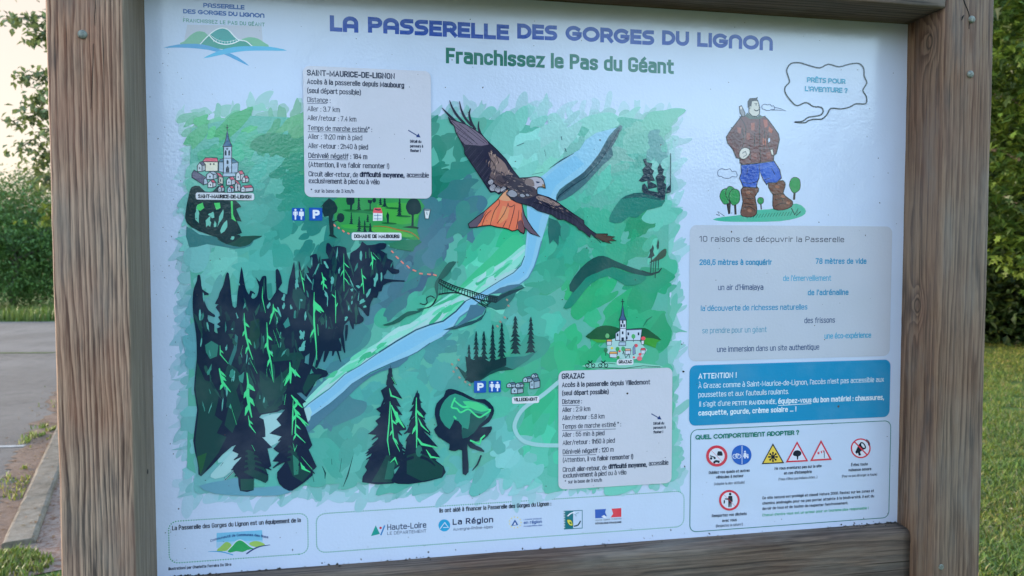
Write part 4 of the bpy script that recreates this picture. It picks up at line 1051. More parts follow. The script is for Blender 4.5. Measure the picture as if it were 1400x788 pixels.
# gaps where the slope shows through
GAP = (84, 168, 166)
def sliver(A, x, y, rx, ry, c, rot):
    rg = random.Random(int(x * 7 + y)); P = []
    for i in range(9):
        a = 2 * math.pi * i / 9 - math.pi / 2; k = rg.uniform(.45, 1.35)
        u, v = rx * k * math.cos(a) * .85, ry * (1.25 if i == 0 else k) * math.sin(a); P.append((x + u * math.cos(rot) - v * math.sin(rot), y + u * math.sin(rot) + v * math.cos(rot)))
    A.poly(P, c)
def inside(p, Q):
    r = False; n = len(Q)
    for i in range(n):
        a, b = Q[i], Q[i - 1]
        if (a[1] > p[1]) != (b[1] > p[1]) and p[0] < (b[0] - a[0]) * (p[1] - a[1]) / (b[1] - a[1]) + a[0]: r = not r
    return r
rg = random.Random(5); Qm = top1 + top2 + bot1
F_.at()
for i in range(330):                          # torn light between the trunks, and darker green boughs
    x, y = rg.uniform(264, 545), rg.uniform(340, 560)
    if not inside((x, y), Qm) or not inside((x + 4, y + 8), Qm) or not inside((x - 4, y - 8), Qm): continue
    k = rg.random()
    if k < .34: sliver(F_, x, y, rg.uniform(.8, 1.9), rg.uniform(3, 9), rg.choice([(66, 150, 146), (48, 126, 122), (84, 168, 166)]), rg.gauss(0, .25))
    else: sliver(F_, x, y, rg.uniform(1.5, 4), rg.uniform(5, 13), rg.choice([(26, 68, 74), (22, 58, 70), (32, 82, 82)]), rg.gauss(0, .3))
F_.at(240, 350, 5.256)
for (x, y, rx, ry, rot) in ((180, 430, 10, 38, 0), (235, 510, 8, 30, -.2), (205, 300, 9, 34, -.15), (460, 205, 7, 8, 0), (670, 355, 14, 20, .3), (778, 300, 18, 22, 0), (780, 360, 14, 22, 0), (872, 205, 14, 32, 0), (830, 370, 12, 18, 0), (750, 410, 10, 40, -.4), (905, 320, 12, 8, 0), (560, 285, 14, 14, 0), (910, 570, 18, 30, .4), (905, 670, 30, 16, -.6), (410, 525, 9, 6, .4)): sliver(F_, x, y, rx, ry, GAP, rot)
F_.at(400, 320, 4.925)
for (x, y, rx, ry, rot) in ((30, 345, 14, 24, 0), (130, 190, 6, 30, 0), (110, 300, 10, 40, -.5), (268, 312, 20, 22, 0), (228, 210, 12, 25, -.6), (225, 405, 12, 26, -.4), (460, 150, 9, 30, 0), (558, 310, 16, 40, .15), (598, 290, 7, 26, 0), (470, 455, 28, 12, -.5), (490, 490, 14, 8, -.2), (380, 500, 8, 18, 0), (400, 378, 12, 10, .3), (510, 400, 14, 30, .5), (360, 570, 18, 10, -.7), (440, 355, 16, 8, .4), (88, 560, 10, 34, .1), (68, 680, 16, 30, -.4), (70, 755, 18, 34, .5), (300, 130, 5, 36, .1), (445, 420, 5, 30, .1)): sliver(F_, x, y, rx, ry, GAP, rot)
F_.at(230, 480, 3.752)
for (x, y, rx, ry, rot) in ((325, 120, 20, 24, .2), (376, 140, 17, 30, .4), (735, 105, 12, 12, 0), (216, 95, 12, 26, .3), (760, 60, 14, 40, .1)): sliver(F_, x, y, rx, ry, (52, 136, 128), rot)
F_.at(400, 320, 4.925)
for x, y0, y1, dx, w in ((300, 640, 820, -30, 30), (330, 660, 800, 22, 22), (262, 640, 860, -50, 40), (218, 640, 900, -60, 46), (365, 612, 720, -6, 18), (150, 700, 940, -40, 40), (395, 560, 640, 14, 26), (285, 700, 860, 40, 14)):
    F_.line([(x, y0), (x + dx * .4, (y0 + y1) / 2), (x + dx, y1)], w, NV, taper=(1, 1, .3), sm=2)
# bright green sprigs of light
def sprig(A, pts, w=5, barbs=3, c=GR, bl=26, side=1):
    A.line(pts, w, c, taper=(.25, 1, .3))
    n = len(pts)
    for k in range(barbs):
        f = .25 + .6 * k / max(1, barbs); i = min(n - 2, int(f * (n - 1))); t = f * (n - 1) - i
        x = pts[i][0] + (pts[i + 1][0] - pts[i][0]) * t; y = pts[i][1] + (pts[i + 1][1] - pts[i][1]) * t
        s = side if k % 2 == 0 else -side * .6
        A.line([(x, y), (x + bl * .5 * s, y + bl * .55), (x + bl * s, y + bl * (1.0 + .2 * k))], w * 1.1, c, taper=(.6, 1, .15))
F_.at(240, 320, 3.889)
for pts, w, b, bl in (([(366, 420), (368, 470), (376, 540), (392, 610), (412, 668)], 11, 4, 26), ([(520, 372), (522, 410), (500, 480)], 10, 2, 26), ([(524, 400), (545, 470)], 8, 0, 0), ([(486, 470), (490, 540), (490, 600), (508, 680), (520, 778)], 11, 4, 26), ([(738, 310), (736, 380), (738, 480), (748, 590), (752, 670)], 10, 2, 40),
                      ([(736, 350), (742, 380), (738, 420)], 20, 1, 50), ([(895, 104), (895, 200), (896, 305)], 5, 3, 30), ([(900, 190), (930, 240)], 7, 0, 0), ([(778, 205), (788, 250), (786, 298)], 9, 3, 20), ([(850, 300), (852, 380), (852, 474)], 6, 2, -20), ([(988, 185), (996, 250), (1002, 320)], 7, 2, 22), ([(1040, 95), (1048, 140), (1046, 190)], 8, 2, 22),
                      ([(1012, 96), (1012, 130)], 6, 0, 0), ([(1050, 100), (1082, 134)], 5, 0, 0), ([(662, 190), (680, 270), (686, 310)], 6, 1, 18), ([(464, 280), (462, 340), (480, 420)], 5, 0, 0), ([(536, 500), (562, 556)], 5, 0, 0), ([(520, 510), (552, 604)], 5, 0, 0), ([(238, 592), (240, 640), (282, 690)], 7, 1, 18), ([(236, 712), (250, 778)], 10, 1, 30), ([(608, 684), (608, 740), (590, 778)], 9, 1, 40), ([(380, 735), (384, 778)], 6, 0, 0), ([(398, 668), (436, 742)], 5, 0, 0), ([(360, 590), (346, 640)], 4, 0, 0), ([(756, 480), (760, 540)], 9, 0, 0)):
    sprig(F_, pts, w, b, GR, bl)
# two spruces in front
F_.at(230, 480, 3.752)
F_.poly([(405, 108), (415, 170), (442, 230), (450, 330), (490, 350), (500, 440), (482, 440), (535, 495), (510, 500), (530, 590), (500, 600), (515, 640), (500, 676), (440, 650), (440, 712), (370, 716), (360, 650), (330, 600), (380, 540), (330, 512), (350, 480), (322, 490), (370, 430), (390, 380), (400, 330), (395, 200)], NV, 2)
F_.poly([(400, 500), (450, 520), (515, 640), (500, 674), (440, 648), (390, 620)], DG); F_.poly([(372, 655), (440, 655), (440, 710), (374, 714)], (30, 78, 76))
F_.poly([(625, 50), (635, 110), (682, 162), (650, 180), (692, 212), (660, 215), (710, 262), (690, 270), (722, 380), (700, 372), (740, 482), (722, 505), (762, 592), (735, 612), (742, 636), (660, 700), (620, 716), (570, 680), (560, 620), (600, 570), (535, 565), (570, 522), (540, 500), (590, 440), (520, 422), (580, 380), (556, 350), (600, 300), (560, 290), (612, 250), (590, 220), (622, 180), (615, 100)], NV, 2)
F_.poly([(620, 470), (660, 520), (690, 590), (735, 620), (690, 670), (640, 640), (610, 560)], DG); F_.poly([(640, 530), (672, 560), (668, 630), (646, 636)], (44, 122, 108))
def boughs(A, x0, y0, x1, y1, w, seed, c=NV):
    rg = random.Random(seed); n = int((y1 - y0) / 26)
    for i in range(1, n):
        f = i / n; x = x0 + (x1 - x0) * f; y = y0 + (y1 - y0) * f; ww = w * f * rg.uniform(.85, 1.15)
        for sd in (-1, 1):
            if rg.random() < .15: continue
            A.line([(x + sd * ww * .2, y - 14), (x + sd * ww * .65, y), (x + sd * ww * 1.08, y + 26 + rg.uniform(-6, 8))], 15, c, taper=(1, 1, .35), sm=2)
boughs(F_, 405, 120, 430, 640, 92, 3); boughs(F_, 625, 60, 652, 620, 100, 4)
for pts, w, b, bl in (([(405, 112), (412, 170), (408, 220), (418, 290), (430, 340)], 18, 4, 34), ([(412, 330), (420, 380), (450, 420)], 8, 1, 20), ([(625, 56), (628, 110), (628, 165)], 15, 2, 52), ([(622, 110), (590, 160)], 8, 0, 0), ([(632, 225), (660, 260), (690, 290)], 14, 2, 26), ([(640, 270), (660, 330), (722, 380)], 12, 3, 30), ([(642, 250), (640, 340), (636, 430)], 8, 0, 0), ([(656, 330), (652, 420), (705, 470)], 8, 2, 26), ([(640, 470), (650, 510), (662, 480)], 6, 0, 0), ([(680, 570), (690, 600), (730, 620)], 12, 1, 20), ([(684, 540), (740, 606)], 8, 0, 0), ([(262, 90), (280, 160), (322, 210)], 14, 2, 28), ([(320, 270), (352, 376)], 6, 0, 0), ([(605, 220), (596, 275)], 6, 0, 0), ([(430, 480), (446, 510)], 6, 0, 0), ([(505, 90), (508, 130)], 4, 0, 0), ([(520, 90), (542, 160)], 6, 0, 0)):
    sprig(F_, pts, w, b, GR, bl)

# ---- front trees at the bottom centre
B_ = art('front_trees_drawing'); B_.at(480, 480, 3.94)
B_.poly([(212, 70), (217, 130), (248, 184), (220, 172), (276, 256), (240, 250), (270, 302), (240, 292), (278, 346), (250, 342), (296, 412), (288, 426), (250, 436), (272, 520), (288, 575), (290, 602), (230, 640), (230, 712), (60, 706), (86, 640), (75, 622), (112, 550), (75, 553), (132, 500), (145, 452), (90, 446), (150, 402), (130, 376), (170, 342), (134, 312), (182, 280), (160, 212), (192, 190), (195, 130), (206, 124)], NV, 2)
B_.poly([(190, 560), (240, 570), (280, 590), (230, 630), (228, 706), (110, 704), (150, 640)], DG); B_.poly([(200, 590), (236, 600), (226, 690), (180, 690)], (34, 98, 92))
B_.poly([(358, 210), (362, 260), (386, 276), (362, 286), (404, 334), (385, 372), (425, 432), (420, 442), (384, 424), (468, 516), (420, 500), (480, 572), (430, 572), (498, 620), (490, 680), (310, 716), (220, 704), (230, 670), (282, 580), (300, 480), (322, 440), (300, 438), (332, 380), (345, 320), (312, 326), (345, 282), (326, 290)], NV, 2)
B_.poly([(300, 560), (380, 540), (460, 600), (496, 625), (488, 678), (380, 700), (300, 660)], DG); B_.ell(366, 538, 18, 32, (40, 112, 104), 10)
boughs(B_, 212, 80, 190, 640, 112, 8); boughs(B_, 357, 215, 355, 610, 110, 9)
for pts, w, b, bl in (([(210, 270), (205, 380), (196, 480), (208, 560)], 9, 0, 0), ([(216, 290), (250, 360), (286, 412)], 18, 2, 20), ([(212, 280), (222, 400), (228, 470), (262, 540)], 9, 3, 26), ([(218, 140), (240, 178)], 9, 0, 0), ([(206, 200), (216, 240), (268, 258)], 10, 0, 0), ([(210, 600), (236, 575), (250, 610)], 9, 0, 0), ([(352, 250), (350, 340), (354, 430), (352, 520)], 13, 2, 40), ([(362, 360), (380, 400), (418, 436)], 9, 0, 0), ([(352, 460), (380, 500), (464, 520)], 14, 0, 0), ([(404, 530), (430, 570), (474, 574)], 11, 0, 0)):
    sprig(B_, pts, w, b, GR, bl)
crown = [(540, 203), (600, 222), (670, 258), (720, 258), (765, 300), (766, 340), (742, 382), (700, 410), (756, 404), (750, 436), (712, 476), (650, 492), (700, 520), (716, 544), (640, 520), (626, 500), (628, 560), (632, 650), (600, 660), (597, 534), (560, 538), (526, 530), (530, 500), (470, 462), (446, 420), (464, 400), (450, 340), (460, 282), (500, 242), (510, 212)]
B_.poly(crown, NV, 2)
B_.poly([(506, 262), (560, 228), (640, 262), (716, 284), (746, 318), (738, 352), (690, 398), (660, 440), (600, 470), (596, 400), (556, 368), (530, 420), (484, 370), (478, 320)], (44, 136, 124), 2)
B_.poly([(650, 330), (730, 352), (690, 398), (660, 440), (600, 470), (600, 410), (630, 420), (640, 360)], (26, 80, 84), 2)
B_.line([(552, 262), (600, 300), (640, 298), (700, 310), (752, 316)], 14, GR, sm=3, taper=(.5, 1, .6)); B_.line([(560, 250), (540, 300), (570, 310), (590, 330), (630, 312), (660, 336), (690, 356), (720, 340), (750, 320)], 9, GR, sm=3)
B_.poly([(600, 270), (680, 276), (740, 312), (700, 326), (640, 304)], (66, 196, 138), 2); B_.line([(552, 350), (566, 364)], 9, GR)
B_.line([(640, 480), (690, 500), (700, 470), (720, 452)], 9, GR); B_.line([(700, 560), (680, 610), (652, 642)], 9, NV, taper=(1, 1, .4))

# ---- middle wood
W_ = art('middle_wood_drawing'); W_.at(560, 350, 3.94)
def pine(A, x, y0, y1, w, c, seed):
    rg = random.Random(seed); L, Rr = [], []; n = max(4, int((y1 - y0) / 22))
    for i in range(n):
        f = (i + 1) / n; y = y0 + (y1 - y0) * f; ww = w * (.25 + .75 * f)
        L += [(x - ww * rg.uniform(.7, 1.2), y + rg.uniform(-2, 5)), (x - ww * rg.uniform(.2, .45), y - 2)]
        Rr += [(x + ww * rg.uniform(.7, 1.2), y + rg.uniform(-2, 5)), (x + ww * rg.uniform(.2, .45), y - 2)]
    A.poly([(x - 2, y0), (x + 2, y0)] + Rr + [(x, y1 + 2)] + L[::-1], c)
DN = (20, 50, 62)
for i, (x, y0, y1, w) in enumerate(((320, 478, 672, 22), (358, 406, 580, 22), (400, 406, 580, 24), (447, 370, 575, 24), (496, 360, 565, 26), (568, 325, 526, 34), (652, 330, 520, 28))): pine(W_, x, y0, y1, w, DN, i)
W_.poly([(300, 540), (345, 560), (380, 540), (430, 570), (520, 545), (520, 590), (440, 620), (380, 668), (330, 680), (310, 640)], DN)
# bushes below Saint-Maurice
S_ = art('village_wood_drawing'); S_.at(230, 150, 3.751)
S_.poly([(96, 580), (90, 530), (105, 450), (120, 400), (160, 392), (190, 420), (230, 420), (260, 390), (290, 420), (320, 450), (350, 470), (376, 500), (350, 510), (378, 575), (352, 570), (380, 632), (350, 640), (376, 650), (300, 690), (250, 655), (160, 625)], (22, 52, 62), 2)
for (x, y, rx, ry, rot) in ((150, 540, 12, 36, -.1), (225, 540, 22, 14, .4), (208, 580, 16, 30, .3), (270, 560, 10, 40, .3), (285, 600, 16, 30, .5), (240, 590, 8, 16, 0), (330, 660, 16, 8, -.5)): sliver(S_, x, y, rx, ry, (104, 186, 178), rot)
for P in ([(150, 490), (178, 478), (186, 505), (166, 520), (146, 510)], [(236, 480), (266, 478), (270, 505), (248, 515)], [(322, 470), (332, 470), (334, 540), (350, 575), (326, 560)]): S_.poly(P, (70, 196, 112))

# ---- footbridge and its dark bank
G_ = art('footbridge_drawing'); G_.at(580, 360, 9.85); DK = (22, 46, 54)
G_.poly([(430, -20), (380, 60), (340, 120), (300, 170), (240, 215), (190, 240), (190, 330), (180, 460), (150, 500), (165, 430), (140, 330), (150, 250), (190, 190), (250, 90), (330, -10)], (40, 92, 90), 2)
G_.line([(160, 480), (110, 560), (40, 600), (-100, 620)], 22, DK, sm=3, taper=(1, .8, .4)); G_.line([(140, 470), (90, 440), (30, 470), (40, 530), (0, 555), (-60, 540)], 12, DK, sm=3)
G_.poly([(-560, 830), (-440, 790), (-330, 720), (-220, 650), (-100, 640), (20, 590), (-60, 660), (-240, 720), (-330, 790), (-480, 840)], (28, 88, 84), 2)
G_.poly([(830, 590), (870, 420), (1000, 440), (1170, 290), (1310, 290), (1350, 330), (1240, 390), (1200, 470), (1080, 620), (960, 630), (900, 600)], (44, 108, 110)); G_.poly([(880, 420), (1020, 330), (1180, 290), (1310, 290), (1180, 350), (1060, 400)], (68, 110, 138))
G_.poly([(870, 430), (1000, 440), (1150, 370), (1360, 325), (1240, 385), (1060, 470), (960, 540), (900, 520), (860, 540)], (34, 66, 78))
G_.poly([(835, 600), (800, 690), (700, 760), (560, 800), (420, 840), (250, 900), (420, 890), (640, 825), (770, 760), (830, 660)], (36, 78, 90)); G_.poly([(620, 560), (720, 560), (830, 600), (780, 690), (560, 800), (400, 870), (560, 720)], (66, 112, 138))
deck_t = [(205, 215), (330, 275), (460, 325), (600, 365), (720, 405), (850, 440), (980, 465)]; deck_b = [(195, 265), (300, 330), (430, 385), (600, 450), (740, 490), (870, 515), (970, 525)]
G_.line(deck_t, 15, DK, sm=3); G_.line(deck_b, 16, DK, sm=3); G_.line([(a, b + 24) for a, b in deck_t], 7, DK, sm=3)
for k in range(26):
    f = k / 25 * 6; i = min(5, int(f)); t = f - i
    p = [deck_t[i][j] + (deck_t[i + 1][j] - deck_t[i][j]) * t for j in (0, 1)]; q = [deck_b[i][j] + (deck_b[i + 1][j] - deck_b[i][j]) * t for j in (0, 1)]
    G_.line([p, q], 11, DK)
G_.line([(190, 420), (300, 402), (430, 398), (540, 425), (650, 475), (760, 550), (835, 598)], 17, DK, sm=3, taper=(1.2, .9, .8)); G_.line([(760, 490), (770, 540), (860, 580)], 12, DK); G_.line([(750, 480), (850, 560), (900, 520)], 10, DK)
for x in (215, 245, 280, 310): G_.line([(x, 290 + (x - 215) * .4), (x - 4, 410)], 6, DK)

# ---- dotted walking routes
RT = (206, 128, 122)
def route(dashes):
    T_ = art('walking_route')
    for (a, b) in dashes: T_.line([a, b], 2.0, RT)
route((((535, 343), (538, 346)), ((541, 350.5), (545, 354)), ((548, 357), (552, 361)), ((556, 363), (560, 367)), ((564, 369), (569, 371)), ((573, 374), (578, 374.5)), ((584, 375), (589, 375.4)), ((592, 375.5), (597, 377))))
route((((456, 307), (459, 310)), ((462, 311), (464.5, 313)), ((468, 315), (471, 317.5)), ((475, 319), (478, 320))))
for pts in (((693, 410), (695, 418), (690, 434), (684, 440), (680, 446)), ((627, 492), (624, 503), (620, 508), (628, 516), (636, 522), (618, 498), (642, 526))):
    T_ = art('walking_route')
    for (x, y) in pts: T_.line([(x - 1.2, y - 1), (x + 1.2, y + 1.2)], 2.2, (150, 138, 130))

# ---- Maubourg estate drawing
E_ = art('estate_drawing'); E_.at(430, 265, 8.235); DT = (24, 52, 60)
E_.poly([(165, 50), (230, 95), (262, 160), (250, 210), (215, 235), (200, 300), (215, 310), (215, 460), (262, 505), (160, 475), (175, 455), (165, 320), (160, 250), (110, 262), (85, 190), (95, 140), (75, 150), (110, 100)], DT)
E_.ell(295, 272, 44, 54, DT, 12); E_.line([(205, 322), (262, 296)], 14, DT)
E_.poly([(360, 45), (450, 45), (452, 100), (425, 130), (420, 185), (400, 185), (402, 130), (370, 125), (358, 90)], DT)
for x, y0, y1, w in ((500, 40, 185, 30), (958, 45, 250, 34), (790, 50, 150, 36), (742, 40, 130, 24), (415, 210, 345, 24), (503, 255, 425, 30), (566, 300, 430, 24), (628, 330, 430, 26), (600, 235, 320, 24)): pine(E_, x, y0, y1, w, DT, int(x))
E_.poly([(600, 70), (650, 75), (645, 105), (632, 115), (634, 185), (620, 185), (622, 112), (600, 100)], DT); E_.ell(672, 75, 22, 30, DT, 8)
E_.poly([(822, 205), (840, 240), (836, 330), (820, 332), (806, 250)], DT)
E_.poly([(1075, 62), (1155, 62), (1192, 120), (1200, 190), (1160, 232), (1118, 240), (1116, 360), (1090, 362), (1094, 245), (1062, 232), (1030, 170), (1035, 120)], DT, 2); E_.poly([(985, 378), (1090, 360), (1172, 380), (1165, 398), (1080, 390)], (28, 62, 52))
E_.poly([(660, 215), (765, 218), (765, 305), (658, 308)], (196, 214, 226)); E_.poly([(672, 162), (748, 160), (768, 222), (656, 218)], (204, 90, 104)); E_.line([(680, 175), (720, 185), (745, 180)], 14, (60, 50, 70))
for yy in (245, 285): E_.line([(668, yy), (755, yy)], 7, (70, 120, 170))
E_.line([(712, 225), (712, 305)], 6, (70, 90, 130))
E_.shape([(1232, 175), (1306, 178), (1284, 285), (1246, 282)], (190, 208, 220), (40, 70, 80), 7); E_.ell(1270, 184, 38, 12, (110, 130, 145), 12); E_.line([(1262, 205), (1268, 240)], 6, (50, 70, 90))

# ---- villages
def house(A, x, y, w, h, d, roof, wall, lc, lw, flip=1):
    """gabled little house seen from the front corner"""
    g = lambda u, v: (x + u * flip, y + v)
    A.shape([g(0, 0), g(w * .5, -h * .55), g(w, 0), g(w, h), g(0, h)], wall, lc, lw)
    A.shape([g(w, 0), g(w + d, -h * .18), g(w + d, h * .78), g(w, h)], tuple(v * .9 for v in wall), lc, lw)
    A.shape([g(w * .5, -h * .55), g(w * .5 + d, -h * .75), g(w + d, -h * .16), g(w, 0)], roof, lc, lw)
    A.poly([g(w * .4, h * .25), g(w * .62, h * .25), g(w * .62, h * .6), g(w * .4, h * .6)], (50, 60, 80))
LC = (30, 48, 66)
V1 = art('saint_maurice_drawing'); V1.at(250, 160, 6.567)
V1.shape([(325, 405), (365, 372), (365, 500), (322, 492)], (140, 170, 200), LC, 1.1); V1.shape([(436, 412), (498, 410), (495, 500), (430, 510)], (150, 178, 206), LC, 1.1); V1.shape([(440, 372), (450, 372), (500, 410), (436, 418)], (60, 110, 140), LC, 1.1); V1.shape([(325, 405), (340, 380), (365, 378), (365, 408)], (60, 110, 140), LC, 1.1)
V1.shape([(368, 268), (440, 268), (440, 512), (366, 512)], (160, 186, 214), LC, 1.2); V1.shape([(360, 268), (385, 215), (400, 120), (416, 205), (444, 268)], (52, 96, 138), LC, 1.2); V1.line([(400, 130), (400, 72)], 6, LC); V1.line([(388, 98), (412, 98)], 6, LC)
for x in (386, 418): V1.poly([(x - 9, 310), (x, 298), (x + 9, 310), (x + 9, 348), (x - 9, 348)], (40, 60, 80))
V1.ell(400, 288, 10, 10, (60, 80, 100), 10); V1.line([(366, 372), (440, 372)], 6, LC); V1.poly([(394, 395), (402, 386), (412, 395), (412, 425), (394, 425)], (40, 60, 80)); V1.poly([(388, 460), (402, 440), (418, 460), (418, 500), (388, 500)], (40, 56, 76)); V1.shape([(365, 505), (470, 505), (478, 535), (360, 538)], (150, 180, 206), LC, .8)
V1.shape([(180, 405), (318, 405), (316, 490), (205, 490)], (206, 208, 196), LC, 1.1); V1.shape([(178, 402), (205, 368), (310, 370), (320, 405)], (196, 92, 118), LC, 1.1)
for x in (250, 280): V1.ell(x, 425, 7, 9, LC, 8)
RED = (188, 88, 112)
house(V1, 132, 440, 42, 52, 30, (96, 100, 130), (178, 196, 210), LC, 1.1); V1.shape([(105, 480), (215, 548), (190, 612), (85, 545), (85, 510)], (92, 94, 124), LC, 1.1); V1.shape([(190, 612), (192, 560), (214, 548), (228, 600)], (160, 184, 210), LC, 1.1)
house(V1, 215, 520, 60, 42, 34, (150, 172, 196), (172, 194, 216), LC, 1.1); house(V1, 318, 545, 46, 62, -38, RED, (198, 208, 204), LC, 1.1); house(V1, 228, 595, 44, 40, 28, RED, (190, 204, 218), LC, 1.1)
house(V1, 478, 520, 40, 52, 34, RED, (190, 206, 220), LC, 1.1); house(V1, 535, 555, 30, 36, 28, RED, (190, 206, 220), LC, 1.1); house(V1, 395, 570, 42, 44, 36, RED, (180, 200, 220), LC, 1.1); house(V1, 470, 610, 50, 60, -30, RED, (192, 206, 222), LC, 1.1); house(V1, 525, 640, 36, 36, 72, RED, (184, 204, 222), LC, 1.1); house(V1, 402, 645, 36, 36, 26, RED, (150, 186, 210), LC, 1.1); house(V1, 320, 640, 28, 34, 26, RED, (170, 190, 210), LC, 1.1)
V2 = art('villedemont_drawing'); V2.at(480, 480, 3.94)
GRY = (76, 110, 140)
for x, y, w, h, d in ((862, 205, 34, 24, 30), (838, 180, 26, 16, 26), (885, 180, 24, 16, 20), (962, 165, 22, 38, 32), (925, 150, 24, 18, 24), (970, 130, 20, 14, 14)): house(V2, x, y, w, h, d, GRY, (150, 182, 206), (28, 46, 62), 1.0)
V3 = art('grazac_drawing'); V3.at(795, 400, 7.167)
V3.poly([(260, 470), (360, 440), (560, 470), (600, 520), (640, 560), (590, 640), (480, 660), (300, 640), (240, 580)], (150, 196, 204))
V3.shape([(330, 400), (372, 372), (372, 470), (330, 470)], (170, 194, 220), LC, .9); V3.shape([(430, 362), (590, 358), (575, 470), (430, 470)], (170, 194, 220), LC, .9); V3.line([(430, 366), (590, 360)], 10, (60, 80, 110))
V3.shape([(374, 272), (434, 272), (434, 475), (372, 475)], (180, 202, 226), LC, .9); V3.shape([(364, 272), (385, 225), (400, 115), (416, 225), (438, 272)], (60, 92, 136), LC, .9); V3.line([(400, 120), (400, 62)], 7, LC); V3.line([(384, 88), (416, 88)], 7, LC); V3.line([(372, 352), (434, 352)], 5, LC)
for x, y in ((388, 325), (414, 325), (400, 290), (400, 395), (350, 415), (455, 405), (555, 405), (440, 445)): V3.poly([(x - 8, y - 14), (x + 8, y - 14), (x + 8, y + 14), (x - 8, y + 14)], (34, 50, 76))
V3.poly([(388, 440), (412, 440), (412, 475), (388, 475)], (34, 50, 76)); V3.shape([(365, 485), (430, 485), (430, 520), (362, 520)], (150, 180, 210), LC, .7)
for x, y, c in ((505, 430, (74, 166, 110)), (250, 425, (96, 170, 120)), (350, 555, (60, 150, 90)), (405, 552, (70, 160, 110)), (235, 565, (50, 120, 90))): V3.ell(x, y, 20, 24, c, 10); V3.line([(x, y + 20), (x, y + 55)], 5, LC)
ORG = (222, 156, 96); RD = (206, 84, 100)
for x, y, w, c in ((240, 480, 56, ORG), (268, 600, 80, ORG), (420, 570, 62, (216, 160, 140)), (575, 565, 50, RD)): V3.shape([(x, y), (x + 8, y - 20), (x + w - 6, y - 20), (x + w, y)], c, LC, .6); V3.shape([(x + 4, y), (x + w - 4, y), (x + w - 6, y + 36), (x + 6, y + 36)], (178, 198, 220), LC, .6)
for x, y, r, c in ((602, 450, 22, RD), (530, 520, 20, RD), (370, 575, 12, RD), (295, 545, 14, (220, 196, 90)), (570, 605, 16, RD), (565, 645, 26, (200, 110, 130)), (510, 635, 12, RD), (355, 635, 16, (60, 140, 80))): V3.ell(x, y, r, r * .9, c, 9)
V3.shape([(582, 470), (610, 470), (608, 508), (584, 508)], (186, 204, 224), LC, .6); V3.shape([(500, 540), (520, 510), (525, 600), (500, 610)], (120, 140, 180), LC, .6)
V3.line([(400, 600), (410, 580), (430, 640), (460, 600), (470, 640)], 7, LC)

# ---- the red kite
K = art('kite_drawing'); K.at(590, 130, 3.94); KD = (40, 44, 66); KB = (78, 74, 86); KL = (22, 28, 44)
for P in ([(56, 70), (100, 116), (150, 160)], [(97, 30), (112, 70), (140, 115), (180, 158)], [(150, 34), (160, 80), (182, 128), (218, 168)], [(210, 74), (202, 105), (214, 150), (236, 188)], [(254, 143), (252, 175), (262, 208), (276, 228)]): K.line(P, 13, KD, sm=3, taper=(.25, 1, 1))
wing = [(88, 120), (102, 132), (180, 158), (235, 190), (270, 216), (302, 250), (350, 295), (400, 348), (440, 408), (470, 445), (470, 470), (440, 500), (400, 508), (362, 536), (345, 520), (318, 526), (300, 500), (275, 462), (250, 424), (215, 372), (178, 318), (176, 288), (155, 246), (130, 202), (122, 168), (100, 150)]
K.poly(wing, KD)
K.poly([(92, 124), (180, 160), (235, 192), (270, 218), (300, 250), (306, 268), (270, 275), (180, 268), (158, 246), (132, 202), (124, 168)], (104, 100, 124))
for P in ([(110, 142), (230, 250)], [(126, 172), (250, 268)], [(136, 205), (220, 265)], [(150, 160), (285, 262)], [(200, 175), (300, 262)]): K.line(P, 2.2, KL)
K.poly([(305, 310), (350, 330), (395, 370), (415, 410), (440, 430), (400, 430), (370, 410), (340, 430), (316, 390), (320, 350)], (124, 112, 114), 2); K.poly([(330, 400), (362, 415), (400, 432), (420, 470), (380, 500), (330, 470), (310, 450)], (98, 90, 98), 2)
for x, y, r in ((330, 500, 20), (355, 510, 18), (385, 510, 17), (318, 470, 16)): K.shape([(x - r, y), (x, y - r), (x + r, y - r * .4), (x + r * .6, y + r * .8), (x - r * .5, y + r * .9)], (150, 158, 176), KL, .7, 2)
for P in ([(320, 350), (345, 390), (330, 420)], [(350, 330), (360, 370)], [(345, 420), (370, 425), (390, 445)], [(310, 440), (340, 460)], [(360, 460), (400, 470)]): K.line(P, 3, KL, sm=2)
K.line(wing, 3.4 / 3.94 * 1.3, KL, True)
rk = random.Random(21)
def along(P, f):
    f *= len(P) - 1; i = min(len(P) - 2, int(f)); t = f - i; return (P[i][0] + (P[i + 1][0] - P[i][0]) * t, P[i][1] + (P[i + 1][1] - P[i][1]) * t)
lead = [(180, 158), (270, 216), (350, 295), (400, 348), (455, 430)]; trail = [(135, 210), (178, 318), (250, 424), (300, 500), (345, 520)]
for i in range(30):                           # flight feathers of the far wing
    f = i / 29; a, b = along(lead, f), along(trail, f); u, v = rk.uniform(.35, .5), rk.uniform(.93, 1.0)
    K.line([(a[0] + (b[0] - a[0]) * u, a[1] + (b[1] - a[1]) * u), (a[0] + (b[0] - a[0]) * v, a[1] + (b[1] - a[1]) * v)], 2.6, (74, 76, 98) if i % 2 else KL, taper=(.3, 1, .5))
for i in range(46):                           # mottled coverts
    f = rk.uniform(.45, 1); a, b = along(lead, f), along(trail, f); u = rk.uniform(.1, .55)
    x, y = a[0] + (b[0] - a[0]) * u, a[1] + (b[1] - a[1]) * u
    K.line([(x, y), (x - 5, y + 9), (x - 6, y + 18)], 4, rk.choice([(150, 134, 130), (98, 88, 92), (54, 54, 70), (172, 156, 148)]), taper=(.4, 1, .3))
